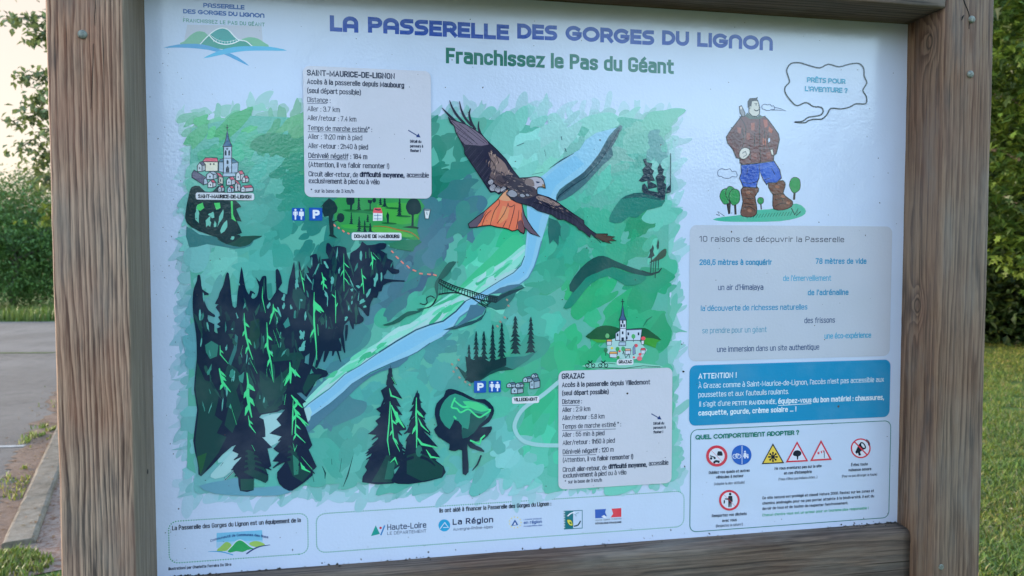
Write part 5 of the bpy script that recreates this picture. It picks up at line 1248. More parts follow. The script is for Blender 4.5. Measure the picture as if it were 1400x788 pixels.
# tail
K.at(640, 225, 6.364)
tail = [(345, 215), (300, 250), (250, 312), (150, 402), (60, 470), (0, 518), (10, 552), (75, 546), (120, 536), (190, 530), (250, 545), (302, 552), (345, 562), (380, 580), (410, 575), (430, 565), (455, 590), (482, 604), (492, 572), (486, 545), (540, 600), (622, 630), (560, 560), (520, 500), (488, 440), (465, 345), (420, 330), (372, 305), (345, 270)]
K.poly(tail, (206, 112, 88))
K.poly([(150, 402), (60, 470), (0, 518), (10, 552), (75, 546), (110, 500)], (84, 80, 100)); K.poly([(465, 350), (488, 440), (520, 500), (560, 560), (622, 630), (540, 600), (486, 545), (470, 470)], (92, 84, 102)); K.poly([(430, 500), (460, 480), (490, 570), (482, 602), (430, 565)], (110, 76, 84))
K.poly([(345, 218), (300, 252), (262, 300), (330, 320), (380, 310), (345, 270)], (196, 150, 120), 2); K.poly([(200, 420), (260, 360), (240, 470), (190, 520), (130, 520)], (222, 122, 92)); K.poly([(300, 360), (360, 380), (340, 470), (270, 520), (260, 470)], (228, 134, 98))
for P in ([(262, 300), (272, 340), (230, 400), (205, 470), (190, 530)], [(345, 345), (310, 430), (250, 515)], [(405, 350), (390, 430), (352, 560)], [(200, 400), (150, 450), (118, 535)], [(440, 400), (430, 490), (412, 575)], [(330, 490), (300, 548)], [(160, 410), (90, 520)], [(460, 420), (470, 500), (490, 560)]): K.line(P, 5.5, KL, sm=3, taper=(.6, 1, .7))
K.line([(345, 335), (352, 362), (375, 370), (398, 352)], 5, KL, sm=3); K.line(tail, 7.5, KL, True)
# near wing and body
wing2 = [(380, 130), (430, 195), (500, 232), (600, 258), (700, 288), (760, 318), (850, 385), (920, 435), (1002, 488), (1006, 522), (1060, 570), (1110, 604), (1212, 604), (1200, 620), (1272, 630), (1242, 645), (1286, 665), (1212, 666), (1246, 690), (1170, 670), (1102, 632), (1152, 686), (1062, 602), (1056, 636), (990, 576), (960, 570), (940, 540), (872, 502), (832, 480), (780, 480), (730, 440), (662, 420), (600, 402), (550, 366), (480, 346), (420, 330), (380, 300), (340, 262), (350, 226)]
K.poly(wing2, (42, 46, 68))
K.poly([(1110, 604), (1212, 604), (1200, 620), (1272, 630), (1242, 645), (1286, 665), (1212, 666), (1246, 690), (1170, 670), (1102, 632)], (70, 62, 60))
K.poly([(590, 280), (640, 275), (700, 300), (760, 330), (800, 352), (760, 362), (700, 340), (640, 320), (600, 305)], (128, 116, 118), 2)
lead2 = [(600, 262), (700, 292), (760, 322), (850, 390), (1000, 492)]; trail2 = [(520, 350), (662, 416), (780, 474), (870, 496), (985, 570)]
for i in range(24):                           # flight feathers of the near wing
    f = i / 23; a, b = along(lead2, f), along(trail2, f)
    K.line([(a[0] * .55 + b[0] * .45, a[1] * .55 + b[1] * .45), b], 4.5, (78, 78, 98) if i % 2 else KL, taper=(.3, 1, .5))
for i in range(40):
    f = rk.uniform(0, .75); a, b = along(lead2, f), along(trail2, f); u = rk.uniform(.05, .5); x, y = a[0] + (b[0] - a[0]) * u, a[1] + (b[1] - a[1]) * u
    K.line([(x, y), (x + 12, y + 8), (x + 22, y + 16)], 6, rk.choice([(152, 138, 134), (104, 96, 100), (58, 58, 74)]), taper=(.4, 1, .3))
body = [(240, 110), (300, 95), (430, 118), (520, 116), (580, 108), (630, 118), (655, 150), (668, 208), (640, 195), (610, 200), (596, 222), (600, 262), (540, 290), (480, 300), (400, 260), (330, 190), (250, 160)]
K.poly(body, (70, 66, 78), 2)
K.poly([(290, 100), (400, 125), (500, 170), (560, 230), (480, 260), (400, 220), (330, 160)], (54, 54, 70), 2)
for i in range(60):
    x, y = rk.uniform(300, 560), rk.uniform(115, 270)
    if not inside((x, y), body) or (x > 520 and y < 205): continue
    K.line([(x, y), (x + 8, y + 6), (x + 20, y + 8)], 6, rk.choice([(120, 112, 116), (50, 50, 64), (92, 86, 94), (146, 136, 134)]), taper=(.4, 1, .3))
K.poly([(520, 122), (580, 110), (630, 120), (652, 150), (664, 204), (640, 192), (605, 196), (590, 222), (572, 200), (545, 190), (500, 180)], (160, 166, 184)); K.poly([(505, 125), (560, 135), (575, 190), (540, 188), (490, 170)], (116, 108, 112), 2)
K.poly([(642, 172), (664, 178), (668, 208), (642, 196)], (140, 120, 90)); K.ell(604, 158, 15, 7, (30, 50, 90), 10); K.line([(585, 150), (625, 156)], 4, KL)
K.line([(430, 120), (520, 116), (580, 108), (630, 118), (655, 150), (668, 208), (640, 196), (606, 200), (596, 224), (600, 260)], 7, KL, sm=2)
for x, y, w in ((380, 260, 50), (470, 275, 26), (515, 270, 20)): K.shape([(x - w, y - 10), (x, y - 40 * w / 50), (x + w, y), (x + w * .4, y + 28 * w / 50), (x - w * .6, y + 20 * w / 50)], (132, 142, 160), KL, .8, 2)
for P in ([(260, 140), (300, 165), (330, 150)], [(300, 110), (350, 140), (350, 170)], [(420, 200), (450, 235), (500, 240)], [(230, 180), (260, 205), (320, 205)], [(560, 330), (640, 350), (700, 380)], [(700, 380), (800, 420), (900, 470)], [(830, 395), (940, 480), (1000, 540)], [(640, 320), (720, 372), (790, 400)]): K.line(P, 4, KL, sm=3)
K.line(wing2[3:], 5, KL)

# ---- the giant hiker
H = art('giant_drawing'); H.at(970, 125, 4.378); HL = (22, 28, 40)
H.poly([(20, 768), (80, 752), (190, 740), (280, 712), (360, 706), (440, 690), (520, 672), (570, 700), (572, 735), (520, 760), (420, 778), (240, 782), (90, 780)], (62, 168, 150), 2)
for k in range(16): x = 240 + k * 17; H.line([(x, 738 - k * 1.2), (x - 14, 760 - k)], 3, (24, 92, 84))
H.line([(490, 700), (510, 740), (530, 700), (520, 745), (545, 720)], 5, HL); H.line([(40, 735), (60, 745), (50, 720), (90, 748)], 4, HL)
for x, y, rx, ry, tx, ty in ((100, 628, 36, 46, 118, 735), (124, 610, 26, 42, 118, 730), (150, 632, 32, 48, 156, 738), (306, 655, 18, 20, 310, 708), (512, 560, 32, 46, 506, 650)):
    H.line([(x, y), (tx, ty)], 13 if rx > 20 else 8, (40, 38, 44)); H.shape([(x + rx * math.cos(a * .6283) * (1 + .08 * (a % 2)), y + ry * math.sin(a * .6283) * (1 + .1 * (a % 3 == 0))) for a in range(10)], (38, 138, 82), HL, .8, 2)
BO = (92, 62, 58)
H.shape([(200, 575), (285, 572), (292, 600), (272, 630), (282, 690), (280, 735), (250, 752), (200, 748), (186, 725), (200, 660), (190, 610)], BO, HL, 1.2, 2); H.shape([(352, 550), (440, 535), (452, 570), (440, 610), (470, 640), (496, 660), (490, 690), (440, 710), (385, 705), (378, 660), (380, 620), (366, 600)], BO, HL, 1.2, 2)
for P in ([(210, 640), (262, 642)], [(205, 670), (272, 680)], [(200, 700), (240, 690), (275, 715)], [(380, 620), (440, 612)], [(390, 650), (455, 640)], [(392, 690), (430, 670), (492, 672)], [(425, 620), (440, 660)]): H.line(P, 4, HL, sm=2)
for x, y in ((232, 606), (405, 572), (240, 715), (470, 668), (440, 630)): H.ell(x, y, 14, 9, (134, 92, 78), 8, .3)
H.shape([(188, 440), (290, 425), (382, 412), (420, 470), (430, 520), (400, 548), (350, 548), (342, 560), (322, 530), (300, 480), (296, 520), (285, 545), (280, 578), (200, 572), (192, 548), (178, 520), (190, 490)], (34, 80, 182), HL, 1.2)
H.poly([(200, 450), (280, 440), (270, 520), (220, 540), (196, 520)], (30, 72, 170), 2); H.poly([(320, 450), (380, 430), (412, 500), (380, 530), (330, 500)], (40, 88, 190), 2)
for P in ([(296, 440), (300, 485)], [(200, 545), (240, 552), (282, 540)], [(330, 530), (360, 520)], [(230, 460), (222, 500)], [(370, 460), (392, 500)]): H.line(P, 4, (20, 34, 80), sm=2)
COAT = (92, 58, 66)
H.shape([(190, 150), (160, 190), (125, 235), (100, 275), (108, 310), (140, 350), (160, 398), (180, 402), (182, 430), (200, 440), (300, 430), (382, 418), (384, 386), (400, 372), (418, 290), (412, 256), (380, 210), (350, 170), (330, 150), (260, 160), (215, 145)], COAT, HL, 1.3)
for P, c in (([(150, 225), (200, 230), (196, 300), (180, 350), (140, 320), (120, 280)], (78, 48, 60)), ([(246, 190), (270, 188), (268, 235), (250, 235)], (142, 84, 76)), ([(220, 250), (242, 250), (240, 290), (222, 290)], (126, 74, 72)), ([(320, 170), (345, 170), (348, 210), (330, 220)], (146, 82, 74)), ([(355, 210), (378, 230), (372, 252), (352, 240)], (152, 84, 70)), ([(318, 280), (338, 284), (336, 325), (318, 320)], (150, 88, 78)), ([(165, 215), (190, 220), (185, 255), (168, 245)], (132, 80, 78)), ([(250, 370), (285, 372), (280, 410), (250, 405)], (112, 70, 72)), ([(340, 370), (365, 360), (366, 400), (342, 405)], (120, 72, 72))): H.poly(P, c)
H.poly([(350, 282), (362, 280), (362, 300), (352, 308)], (176, 198, 226))
for P in ([(195, 220), (206, 300), (190, 345)], [(352, 250), (350, 320), (380, 380)], [(298, 165), (300, 280), (305, 428)], [(180, 150), (215, 210), (215, 260)], [(270, 250), (268, 330)], [(330, 230), (326, 360)], [(236, 320), (246, 410)]): H.line(P, 4, HL, sm=3)
H.shape([(178, 392), (180, 360), (205, 338), (236, 345), (242, 368), (225, 395), (200, 408)], (186, 194, 196), HL, 1.0, 2); H.line([(195, 372), (215, 360), (222, 380), (200, 395)], 5, (110, 118, 124)); H.shape([(362, 350), (378, 345), (384, 380), (372, 384)], (186, 194, 196), HL, .8)
H.shape([(235, 95), (240, 60), (262, 50), (288, 58), (296, 80), (300, 110), (298, 138), (280, 152), (255, 148), (236, 130)], (178, 188, 188), HL, 1.1); H.poly([(228, 95), (228, 60), (240, 42), (275, 40), (290, 34), (284, 48), (294, 60), (270, 58), (254, 62), (250, 92), (238, 108)], (44, 48, 60)); H.poly([(225, 128), (250, 148), (280, 156), (300, 142), (326, 152), (300, 166), (240, 166), (212, 148)], (72, 92, 92))
H.ell(278, 82, 4, 4, HL, 8); H.line([(268, 74), (286, 74)], 3, HL); H.line([(292, 84), (302, 98), (292, 102)], 3, HL); H.line([(266, 110), (282, 118), (298, 108)], 6, HL, sm=2); H.ell(244, 98, 6, 9, (150, 160, 160), 8)
H.shape([(178, 92), (190, 86), (212, 130), (210, 150), (196, 152), (182, 130)], (120, 128, 140), HL, 1.0); H.ell(188, 100, 7, 9, (190, 196, 200), 8)
for cx, cy, sx in ((108, 492, 1.0), (352, 96, .66)):
    H.line([(cx + a * sx, cy + b * sx) for a, b in ((-56, 14), (-58, -14), (-36, -28), (-10, -22), (14, -28), (28, -10), (46, -14), (56, 4), (54, 20), (28, 18), (12, 28), (-20, 28), (-38, 18))], 3.2, (60, 80, 120), True, 3)
H.line([(385, 95), (430, 106), (458, 118), (400, 112), (370, 114)], 3, (60, 80, 120))
# ---- speech bubble
Q = art('speech_bubble'); Q.at(960, 80, 3.425)
Q.line([(432, 299), (470, 294), (498, 276), (548, 268), (566, 250), (556, 230), (520, 226), (500, 213), (480, 208), (445, 222), (420, 205), (390, 165), (388, 135), (408, 112), (402, 85), (395, 55), (415, 25), (455, 21), (500, 34), (550, 45), (590, 28), (640, 40), (690, 27), (735, 25), (756, 50), (758, 85), (770, 115), (752, 150), (768, 180), (765, 212), (720, 213), (690, 228), (650, 237), (602, 235), (585, 262), (560, 284), (520, 286), (495, 293), (480, 302), (432, 299)], 1.9, (22, 34, 50), sm=3)
display(Q, "PRÊTS POUR", 490, 112, 670, 24, .23, (52, 148, 190), .26); display(Q, "L'AVENTURE ?", 480, 154, 680, 24, .23, (52, 148, 190), .26)

# ---- title, subtitle, logo
NB = (16, 66, 164)
t = art('title_lettering')
for w, x0, y0, x1 in (("LA", 451, 43, 490), ("PASSERELLE", 503, 44.8, 696), ("DES", 707, 53, 762), ("GORGES", 773, 55.5, 894.5), ("DU", 905, 61.5, 942), ("LIGNON", 953, 64, 1056.5)):
    display(t, w, x0, y0, x1, 22 - (x0 - 451) * .0042, .265, NB, .30)
t = art('subtitle_lettering'); t.text("Franchissez le Pas du Géant", 609.6, 86.7, 921, 21.5, (28, 104, 94), .034)
L = art('footbridge_logo'); L.at(220, 0, 7.778); LB = (66, 158, 212)
display(L, "PASSERELLE", 450, 80, 890, 48, .25, (30, 86, 170), .26); display(L, "DES GORGES DU LIGNON", 236, 144, 1102, 48, .25, (30, 86, 170), .26)
L.text("FRANCHISSEZ LE PAS DU GÉANT", 236, 236, 1104, 40, (56, 138, 128), .018)
L.poly([(280, 265), (1070, 275), (1085, 470), (240, 470)], (168, 186, 210))
L.poly([(205, 472), (250, 440), (310, 380), (380, 338), (440, 338), (490, 365), (540, 470)], (104, 172, 148), 2); L.poly([(840, 440), (900, 405), (960, 398), (1030, 412), (1100, 455), (1148, 500), (900, 500)], (104, 176, 148), 2)
L.poly([(410, 480), (470, 420), (540, 350), (600, 310), (660, 298), (720, 320), (780, 385), (830, 425), (910, 440), (978, 500), (700, 530)], (56, 150, 152), 2); L.poly([(520, 370), (560, 430), (620, 465), (700, 478), (780, 460), (840, 428), (910, 445), (970, 498), (680, 528), (560, 500), (430, 478)], (54, 146, 136), 2)
L.line([(414, 476), (470, 415), (540, 350), (600, 312), (660, 300), (720, 322), (780, 388), (832, 428), (905, 440), (974, 496)], 11, (206, 226, 240), sm=3); L.line([(510, 372), (560, 428), (620, 462), (700, 474), (780, 458), (840, 428)], 11, (206, 226, 240), sm=3); L.line([(525, 372), (580, 415), (650, 440), (720, 446), (800, 425)], 4, (206, 226, 240), sm=3)
for k in range(9): x = 560 + k * 30; L.line([(x, 412 + 28 * math.sin((k + 1) * .32)), (x, 438 + 28 * math.sin((k + 1) * .32))], 4, (206, 226, 240))
L.poly([(30, 510), (180, 475), (380, 468), (520, 492), (680, 545), (820, 610), (940, 704), (800, 640), (660, 575), (500, 532), (300, 512), (140, 508)], (66, 150, 206), 2); L.poly([(450, 622), (560, 565), (700, 515), (860, 494), (1080, 494), (1220, 508), (1340, 541), (1100, 540), (900, 544), (740, 566), (600, 594)], (72, 170, 218), 2)

# ---- boxes of text
BX1 = (178, 192, 214); DKT = (36, 48, 74)
def info_box(name, p0, p1): a = art(name); a.rrect(p0, p1, 10, BX1, None); return a
X = info_box('saint_maurice_box', (414.3, 90.2), (590, 272))
for s_, x0, y, x1, cap, b in (("SAINT-MAURICE-DE-LIGNON", 419.8, 103.8, 539.8, 8.2, .03), ("Accès à la passerelle depuis Maubourg", 419.9, 115.4, 552.5, 7.4, .018), ("(seul départ possible)", 420, 127.7, 493.6, 7.4, .014), ("Distance :", 420.4, 140.2, 452, 7.2, .004), ("Aller : 3.7 km", 420.5, 152.6, 464.9, 7.2, .004), ("Aller/retour : 7.4 km", 420.6, 164.9, 487.3, 7.2, .004), ("Temps de marche estimé* :", 421, 178.6, 508.8, 7.2, .006), ("Aller : 1h20 min à pied", 421.4, 190.4, 495.4, 7.2, .006), ("Aller-retour : 2h40 à pied", 421.5, 203, 503.3, 7.2, .008), ("Dénivelé négatif : 184 m", 421.7, 216.4, 502.2, 7.2, .012), ("(Attention, il va falloir remonter !)", 422, 228.7, 532.2, 7.2, .010), ("Circuit aller-retour, de", 422, 241.6, 489.6, 7.2, .010), ("difficulté moyenne,", 491.8, 242.4, 553.2, 7.2, .032), ("accessible", 556.0, 243, 586.2, 7.2, .010), ("exclusivement à pied ou à vélo", 422.2, 251, 519, 7.2, .010), ("*  sur la base de 3 km/h", 425, 263.6, 484.2, 5.2, .012)):
    X.text(s_, x0, y, x1, cap, DKT, b)
for x0, x1, y0, y1 in ((420.4, 447.5, 142, 142), (421, 502.5, 180.7, 181.3), (421.7, 476, 218.6, 219)): X.line([(x0, y0), (x1, y1)], .8, (70, 84, 110))
X.line([(558, 178.5), (573, 187.5)], 1.4, (36, 60, 120)); X.poly([(575, 188.5), (568.5, 188), (572, 182.8)], (36, 60, 120))
for s_, y, x1 in (("Détail du", 195.6, 576), ("parcours à", 202, 578.5), ("flasher !", 208.3, 575)): X.text(s_, 560.5, y, x1, 4.0, DKT, .03)
X = info_box('grazac_box', (763.3, 507.2), (917.5, 660))
for s_, x0, y, x1, cap, b in (("GRAZAC", 767.5, 518.4, 798.6, 7.8, .03), ("Accès à la passerelle depuis Villedemont", 767.8, 529.6, 888.3, 6.9, .02), ("(seul départ possible)", 767.9, 540.8, 831.6, 6.8, .018), ("Distance :", 768.2, 552.4, 795.2, 6.6, .008), ("Aller : 2.9 km", 768.2, 563.4, 806.6, 6.6, .008), ("Aller/retour : 5.8 km", 768.2, 574.5, 826, 6.6, .008), ("Temps de marche estimé * :", 768.3, 586.5, 848.6, 6.6, .008), ("Aller : 55 min à pied", 768.3, 597.6, 826, 6.6, .008), ("Aller/retour : 1h50 à pied", 768.8, 608.6, 840.2, 6.6, .008), ("Dénivelé négatif : 120 m", 768.9, 621, 838.6, 6.6, .010), ("(Attention, il va falloir remonter !)", 769, 632.1, 865, 6.6, .008), ("Circuit aller-retour, de", 769, 645.2, 829, 6.6, .008), ("difficulté moyenne,", 831.2, 641, 884, 6.6, .032), ("accessible", 886.4, 636.6, 913.2, 6.6, .008), ("exclusivement à pied ou à vélo", 769.2, 653.4, 855.8, 6.6, .008), ("*  sur la base de 3 km/h", 771.8, 661.2, 822.4, 4.8, .014)):
    X.text(s_, x0, y, x1, cap, DKT, b)
for x0, x1, y0, y1 in ((768.2, 792, 554.6, 554.2), (768.3, 841.5, 588.6, 586.4), (768.9, 814.6, 623, 621.4)): X.line([(x0, y0), (x1, y1)], .8, (70, 84, 110))
X.line([(890, 565.6), (902, 572.4)], 1.3, (36, 60, 120)); X.poly([(904, 573.6), (897.8, 573), (901, 568)], (36, 60, 120))
for s_, y, x1 in (("Détail du", 580.8, 907.5), ("parcours à", 586.6, 909.5), ("flasher !", 592.6, 906)): X.text(s_, 892.6, y, x1, 3.8, DKT, .03)
# place names
for s_, p0, p1, x0, y, x1, cap in (("SAINT-MAURICE-DE-LIGNON", (268, 263.5), (348, 274.3), 271.3, 271.2, 344.2, 5.3), ("DOMAINE DE MAUBOURG", (480.8, 318), (549, 328.8), 484.2, 325.8, 546.2, 5.2), ("VILLEDEMONT", (699.8, 542.6), (736.9, 550.8), 702.3, 549, 734.4, 4.9), ("GRAZAC", (842.8, 491.4), (865.5, 498.8), 845.2, 497.2, 863.3, 4.6)):
    X = art('place_name_tag'); X.rrect(p0, p1, 3.2, (192, 208, 226)); X.text(s_, x0, y, x1, cap, (20, 26, 44), .038)
# parking and toilet pictograms
BL = (30, 84, 176); LW = (200, 218, 238)
for p0, p1 in (((422.7, 284.2), (441, 302)), ((647.8, 521), (664.4, 536.6))):
    X = art('parking_sign'); X.rrect(p0, p1, 1.5, BL); w = p1[0] - p0[0]; h = p1[1] - p0[1]; X.text("P", p0[0] + w * .28, p1[1] - h * .17, p0[0] + w * .8, h * .66, LW, .05)
for p0, p1 in (((399.3, 284.6), (417, 302)), ((667.9, 520.6), (684.4, 536))):
    X = art('toilet_sign'); X.rrect(p0, p1, 1.5, BL); w = p1[0] - p0[0]; h = p1[1] - p0[1]
    for fx, dress in ((.27, False), (.73, True)):
        x = p0[0] + w * fx; y = p0[1]; X.ell(x, y + h * .16, w * .085, h * .085, LW, 10)
        X.poly([(x - w * .11, y + h * .28), (x + w * .11, y + h * .28), (x + w * (.2 if dress else .09), y + h * .62), (x + w * .06, y + h * .64), (x + w * .05, y + h * .92), (x - w * .05, y + h * .92), (x - w * .06, y + h * .64), (x - w * (.2 if dress else .09), y + h * .62)], LW)
        X.line([(x - w * .15, y + h * .3), (x - w * .16, y + h * .55)], 1.0, LW); X.line([(x + w * .15, y + h * .3), (x + w * .16, y + h * .55)], 1.0, LW)

# ---- right column
X = art('ten_reasons_box'); X.rrect((943.2, 307.8), (1216, 486.5), 12, (166, 184, 206)); X.at(930, 300, 3.94)
B1, B2, N1 = (44, 134, 182), (66, 154, 198), (44, 72, 120)
X.text("10 raisons de découvrir la Passerelle", 102, 121, 882, 31, (30, 42, 70), .004)
for s_, x0, y, x1, c, b in (("268,5 mètres à conquérir", 103, 247, 493, B1, .026), ("78 mètres de vide", 728, 241, 1002, B1, .026), ("de l'émerveillement", 553, 333, 812, B2, .008), ("un air d'Himalaya", 203, 382, 446, N1, .004), ("de l'adrénaline", 686, 410, 905, B1, .026), ("la découverte de richesses naturelles", 110, 495, 684, B1, .012), ("des frissons", 668, 560, 832, N1, .004), ("se prendre pour un géant", 118, 615, 465, (80, 146, 180), .0), ("une éco-expérience", 776, 644, 1027, B2, .014), ("une immersion dans un site authentique", 197, 716, 748, N1, .006)):
    X.text(s_, x0, y, x1, 31, c, b)
X = art('attention_box'); X.rrect((942.6, 499.8), (1215.8, 570), 12, (30, 132, 184)); X.at(930, 480, 3.03); WT = (196, 220, 238)
for s_, x0, y, x1, cap, b in (("ATTENTION !", 75, 116, 233, 23, .018), ("À Grazac comme à Saint-Maurice-de-Lignon, l'accès n'est pas accessible aux", 75, 155, 843, 22, -.002), ("poussettes et aux fauteuils roulants.", 75, 192, 449, 22, -.002), ("Il s'agit d'une", 79, 231, 207, 22, -.002), ("PETITE RANDONNÉE,", 215, 226, 398, 17, .016), ("équipez-vous", 405, 219, 543, 22, .02), ("du bon matériel : chaussures,", 549, 214, 843, 22, .02), ("casquette, gourde, crème solaire ... !", 75, 268, 480, 22, .02)):
    X.text(s_, x0, y, x1, cap, WT, b)
X.line([(405, 226), (543, 218)], .8, WT)
X = art('behaviour_box'); GRN = (34, 116, 110); X.rrect((944.3, 588), (1214.9, 707.6), 12, None, GRN, 1.25)
X.at(930, 480, 3.03); display(X, "QUEL COMPORTEMENT ADOPTER ?", 62, 368, 492, 20, .24, GRN, .28)
X.at(940, 570, 4.925); RDS, BLS, IK = (184, 54, 78), (34, 90, 184), (26, 34, 54); PW_ = (190, 208, 232)
def ring(cx, cy, r, w, fill=PW_, rc=RDS):
    X.ell(cx, cy, r, r, rc, 28); X.ell(cx, cy, r - w, r - w, fill, 28)
def bar(cx, cy, r, w): X.line([(cx - r * .7, cy - r * .72), (cx + r * .7, cy + r * .72)], w / 4.925, RDS)
ring(196, 264, 72, 19)
X.poly([(198, 250), (204, 232), (228, 232), (236, 250), (234, 262), (200, 262)], IK); X.line([(150, 262), (185, 274)], 1.6, IK); X.ell(158, 280, 9, 9, IK, 10); X.ell(182, 278, 8, 8, IK, 10); X.poly([(172, 302), (190, 290), (216, 296), (214, 306), (176, 308)], IK); X.ell(180, 306, 8, 8, IK, 10); X.ell(208, 304, 8, 8, IK, 10); bar(196, 264, 56, 11)
X.ell(363, 257, 67, 67, BLS, 28); X.line([(366, 195), (366, 320)], .8, PW_)
for cx in (318, 345): X.line([(cx + 14 * math.cos(a * .628), 266 + 14 * math.sin(a * .628)) for a in range(10)], .8, PW_, True)
X.line([(318, 266), (328, 248), (342, 250), (345, 266)], .8, PW_); X.line([(328, 248), (334, 266), (318, 266)], .7, PW_)
X.ell(386, 234, 6, 6, PW_, 10); X.poly([(378, 242), (394, 242), (400, 270), (392, 270), (390, 280), (380, 280), (379, 270), (373, 270)], PW_); X.ell(404, 254, 5, 5, PW_, 8); X.poly([(399, 260), (409, 260), (410, 278), (399, 280)], PW_)
def tri(P, fill, rc, k=.72):
    cx = sum(p[0] for p in P) / 3; cy = sum(p[1] for p in P) / 3
    X.poly(P, rc); X.poly([(cx + (a - cx) * k, cy + (b - cy) * k) for a, b in P], fill); return cx, cy
tri([(574, 178), (650, 312), (498, 319)], (206, 186, 84), IK, .84)
for a in range(4):
    an = a * math.pi / 4; X.line([(574 - 32 * math.cos(an), 270 - 34 * math.sin(an)), (574 + 32 * math.cos(an), 270 + 34 * math.sin(an))], 1.6, IK)
for a in range(8): an = a * math.pi / 4; X.ell(574 + 26 * math.cos(an), 270 + 27 * math.sin(an), 7, 7, IK, 8)
tri([(737, 164), (812, 300), (660, 308)], (188, 206, 232), RDS, .78); X.ell(738, 246, 28, 21, IK, 16); X.ell(722, 252, 14, 12, IK, 10); X.poly([(734, 262), (746, 262), (743, 288), (735, 288)], IK)
tri([(898, 155), (971, 290), (824, 299)], (188, 206, 232), RDS, .76); X.line([(919, 228), (920, 278)], 1.0, IK); X.poly([(872, 240), (915, 224), (916, 240), (876, 254)], RDS); X.poly([(886, 236), (896, 232), (898, 246), (888, 250)], PW_); X.poly([(904, 229), (910, 227), (912, 241), (905, 243)], PW_)
ring(1165, 212, 67, 9); X.poly([(1128, 238), (1150, 190), (1164, 172), (1196, 214), (1160, 236), (1168, 258), (1152, 262), (1146, 242), (1136, 250)], IK); X.ell(1180, 194, 16, 28, IK, 14, -.6); X.ell(1180, 194, 8, 18, PW_, 12, -.6)
for r in (34, 42): X.line([(1184 + r * math.cos(a), 190 + r * math.sin(a)) for a in (-1.1, -.7, -.3, .1)], 1.0, IK)
bar(1165, 212, 60, 9)
ring(281, 562, 70, 15); X.ell(286, 520, 9, 10, IK, 12); X.poly([(274, 532), (300, 532), (304, 572), (296, 572), (295, 608), (288, 608), (286, 576), (283, 608), (274, 608), (273, 560), (250, 556), (250, 549), (272, 549)], IK); X.poly([(242, 562), (252, 560), (250, 584), (242, 584)], IK); bar(281, 562, 58, 11)
for s_, x0, y, x1, cap, b in (("Oubliez vos quads et autres", 142, 386, 417, 20, .018), ("véhicules à moteur", 190, 417, 376, 20, .018), ("(Adopter la slow attitude)", 178, 461, 382, 18, .0), ("Ne vous aventurez pas sur le site", 585, 358, 901, 20, .018), ("en cas d'intempérie", 648, 389, 835, 20, .018), ("(Vous n'êtes pas Indiana Jones...)", 612, 429, 872, 18, .0), ("Évitez toute", 1100, 333, 1212, 19, .018), ("nuisance sonore", 1083, 368, 1235, 19, .018), ("(Pour ne pas déranger la faune)", 1038, 409, 1274, 17, .0),
                              ("Remportez vos déchets", 163, 677, 397, 20, .018), ("avec vous", 232, 709, 330, 20, .018), ("(Respectez la nature !)", 190, 744, 370, 18, .0), ("Ce site naturel est protégé et classé Natura 2000. Restez sur les zones et", 503, 556, 1254, 19, .018), ("chemins aménagés pour ne pas porter atteinte à la biodiversité. Il est du", 503, 592, 1254, 19, .018), ("devoir de tous et de toutes de respecter l'environnement.", 503, 628, 1080, 19, .018)):
    X.text(s_, x0, y, x1, cap, (30, 40, 62), b)
X.text("Chacun d'entre vous est un acteur pour un tourisme plus responsable !", 503, 671, 1215, 18, (62, 164, 130), .016)

# ---- foot of the panel
X = art('owner_box'); X.rrect((230.3, 713.5), (421.4, 757), 13, None, (40, 146, 108), 2.2, 3.7); X.at(200, 660, 3.5)
X.text("La Passerelle des Gorges du Lignon est un équipement de la", 123, 229, 740, 22, (26, 36, 58), .02); X.text("Illustrations par Charlotte Ferreira Da Silva", 106, 420, 407, 14, (26, 36, 58), .024)
X.at(270, 720, 11.667)
X.poly([(305, 105), (1030, 58), (1045, 300), (300, 330)], (104, 178, 220)); X.poly([(302, 250), (1040, 220), (1045, 320), (300, 345)], (140, 188, 226))
X.poly([(305, 390), (370, 320), (440, 255), (490, 250), (545, 300), (480, 385)], (132, 180, 92), 2); X.poly([(820, 280), (880, 240), (940, 232), (1010, 248), (1080, 296), (930, 330)], (140, 186, 96), 2); X.poly([(480, 385), (560, 300), (620, 235), (690, 215), (760, 255), (840, 320), (920, 350), (800, 375), (720, 408), (620, 395), (520, 418)], (40, 152, 92), 2); X.line([(480, 385), (560, 300), (620, 235), (690, 215), (760, 255), (840, 320), (920, 350)], .9 * 1.2, (190, 214, 236), sm=3)
X.line([(170, 402), (300, 398), (420, 412), (570, 455)], 1.6, (60, 150, 206), sm=3, taper=(.3, 1, .8)); X.line([(780, 438), (880, 370), (1000, 318), (1160, 294)], 1.9, (34, 60, 120), sm=3, taper=(1, 1, .4))
X.text("Communauté de Communes des Sucs", 205, 252, 1130, 42, (36, 70, 130), .02, 6.5)
X = art('sponsor_box'); X.rrect((432.2, 703), (934.9, 720), 14, None, (40, 146, 108), 2.2, 3.7)
X.text("Ils ont aidé à financer la Passerelle des Gorges du Lignon :", 600.6, 701.3, 753.6, 6, (26, 36, 58), .022)
X = art('sponsor_logo'); X.at(200, 660, 3.5); X.poly([(1075, 256), (1098, 204), (1118, 246)], (34, 142, 140)); X.ell(1121, 217, 6, 6, (170, 40, 70), 12); X.line([(1141, 205), (1122, 252)], 2, (48, 120, 190)); X.text("Haute-Loire", 1153, 228, 1340, 28, (48, 66, 104), .012); X.text("LE DÉPARTEMENT", 1153, 251, 1340, 15, (48, 66, 104), .006)
X = art('sponsor_logo'); X.at(560, 650, 3.5); X.ell(166, 240, 28, 29, (44, 150, 204), 24); X.line([(146, 256), (168, 226), (186, 250), (160, 250)], .8, LW)
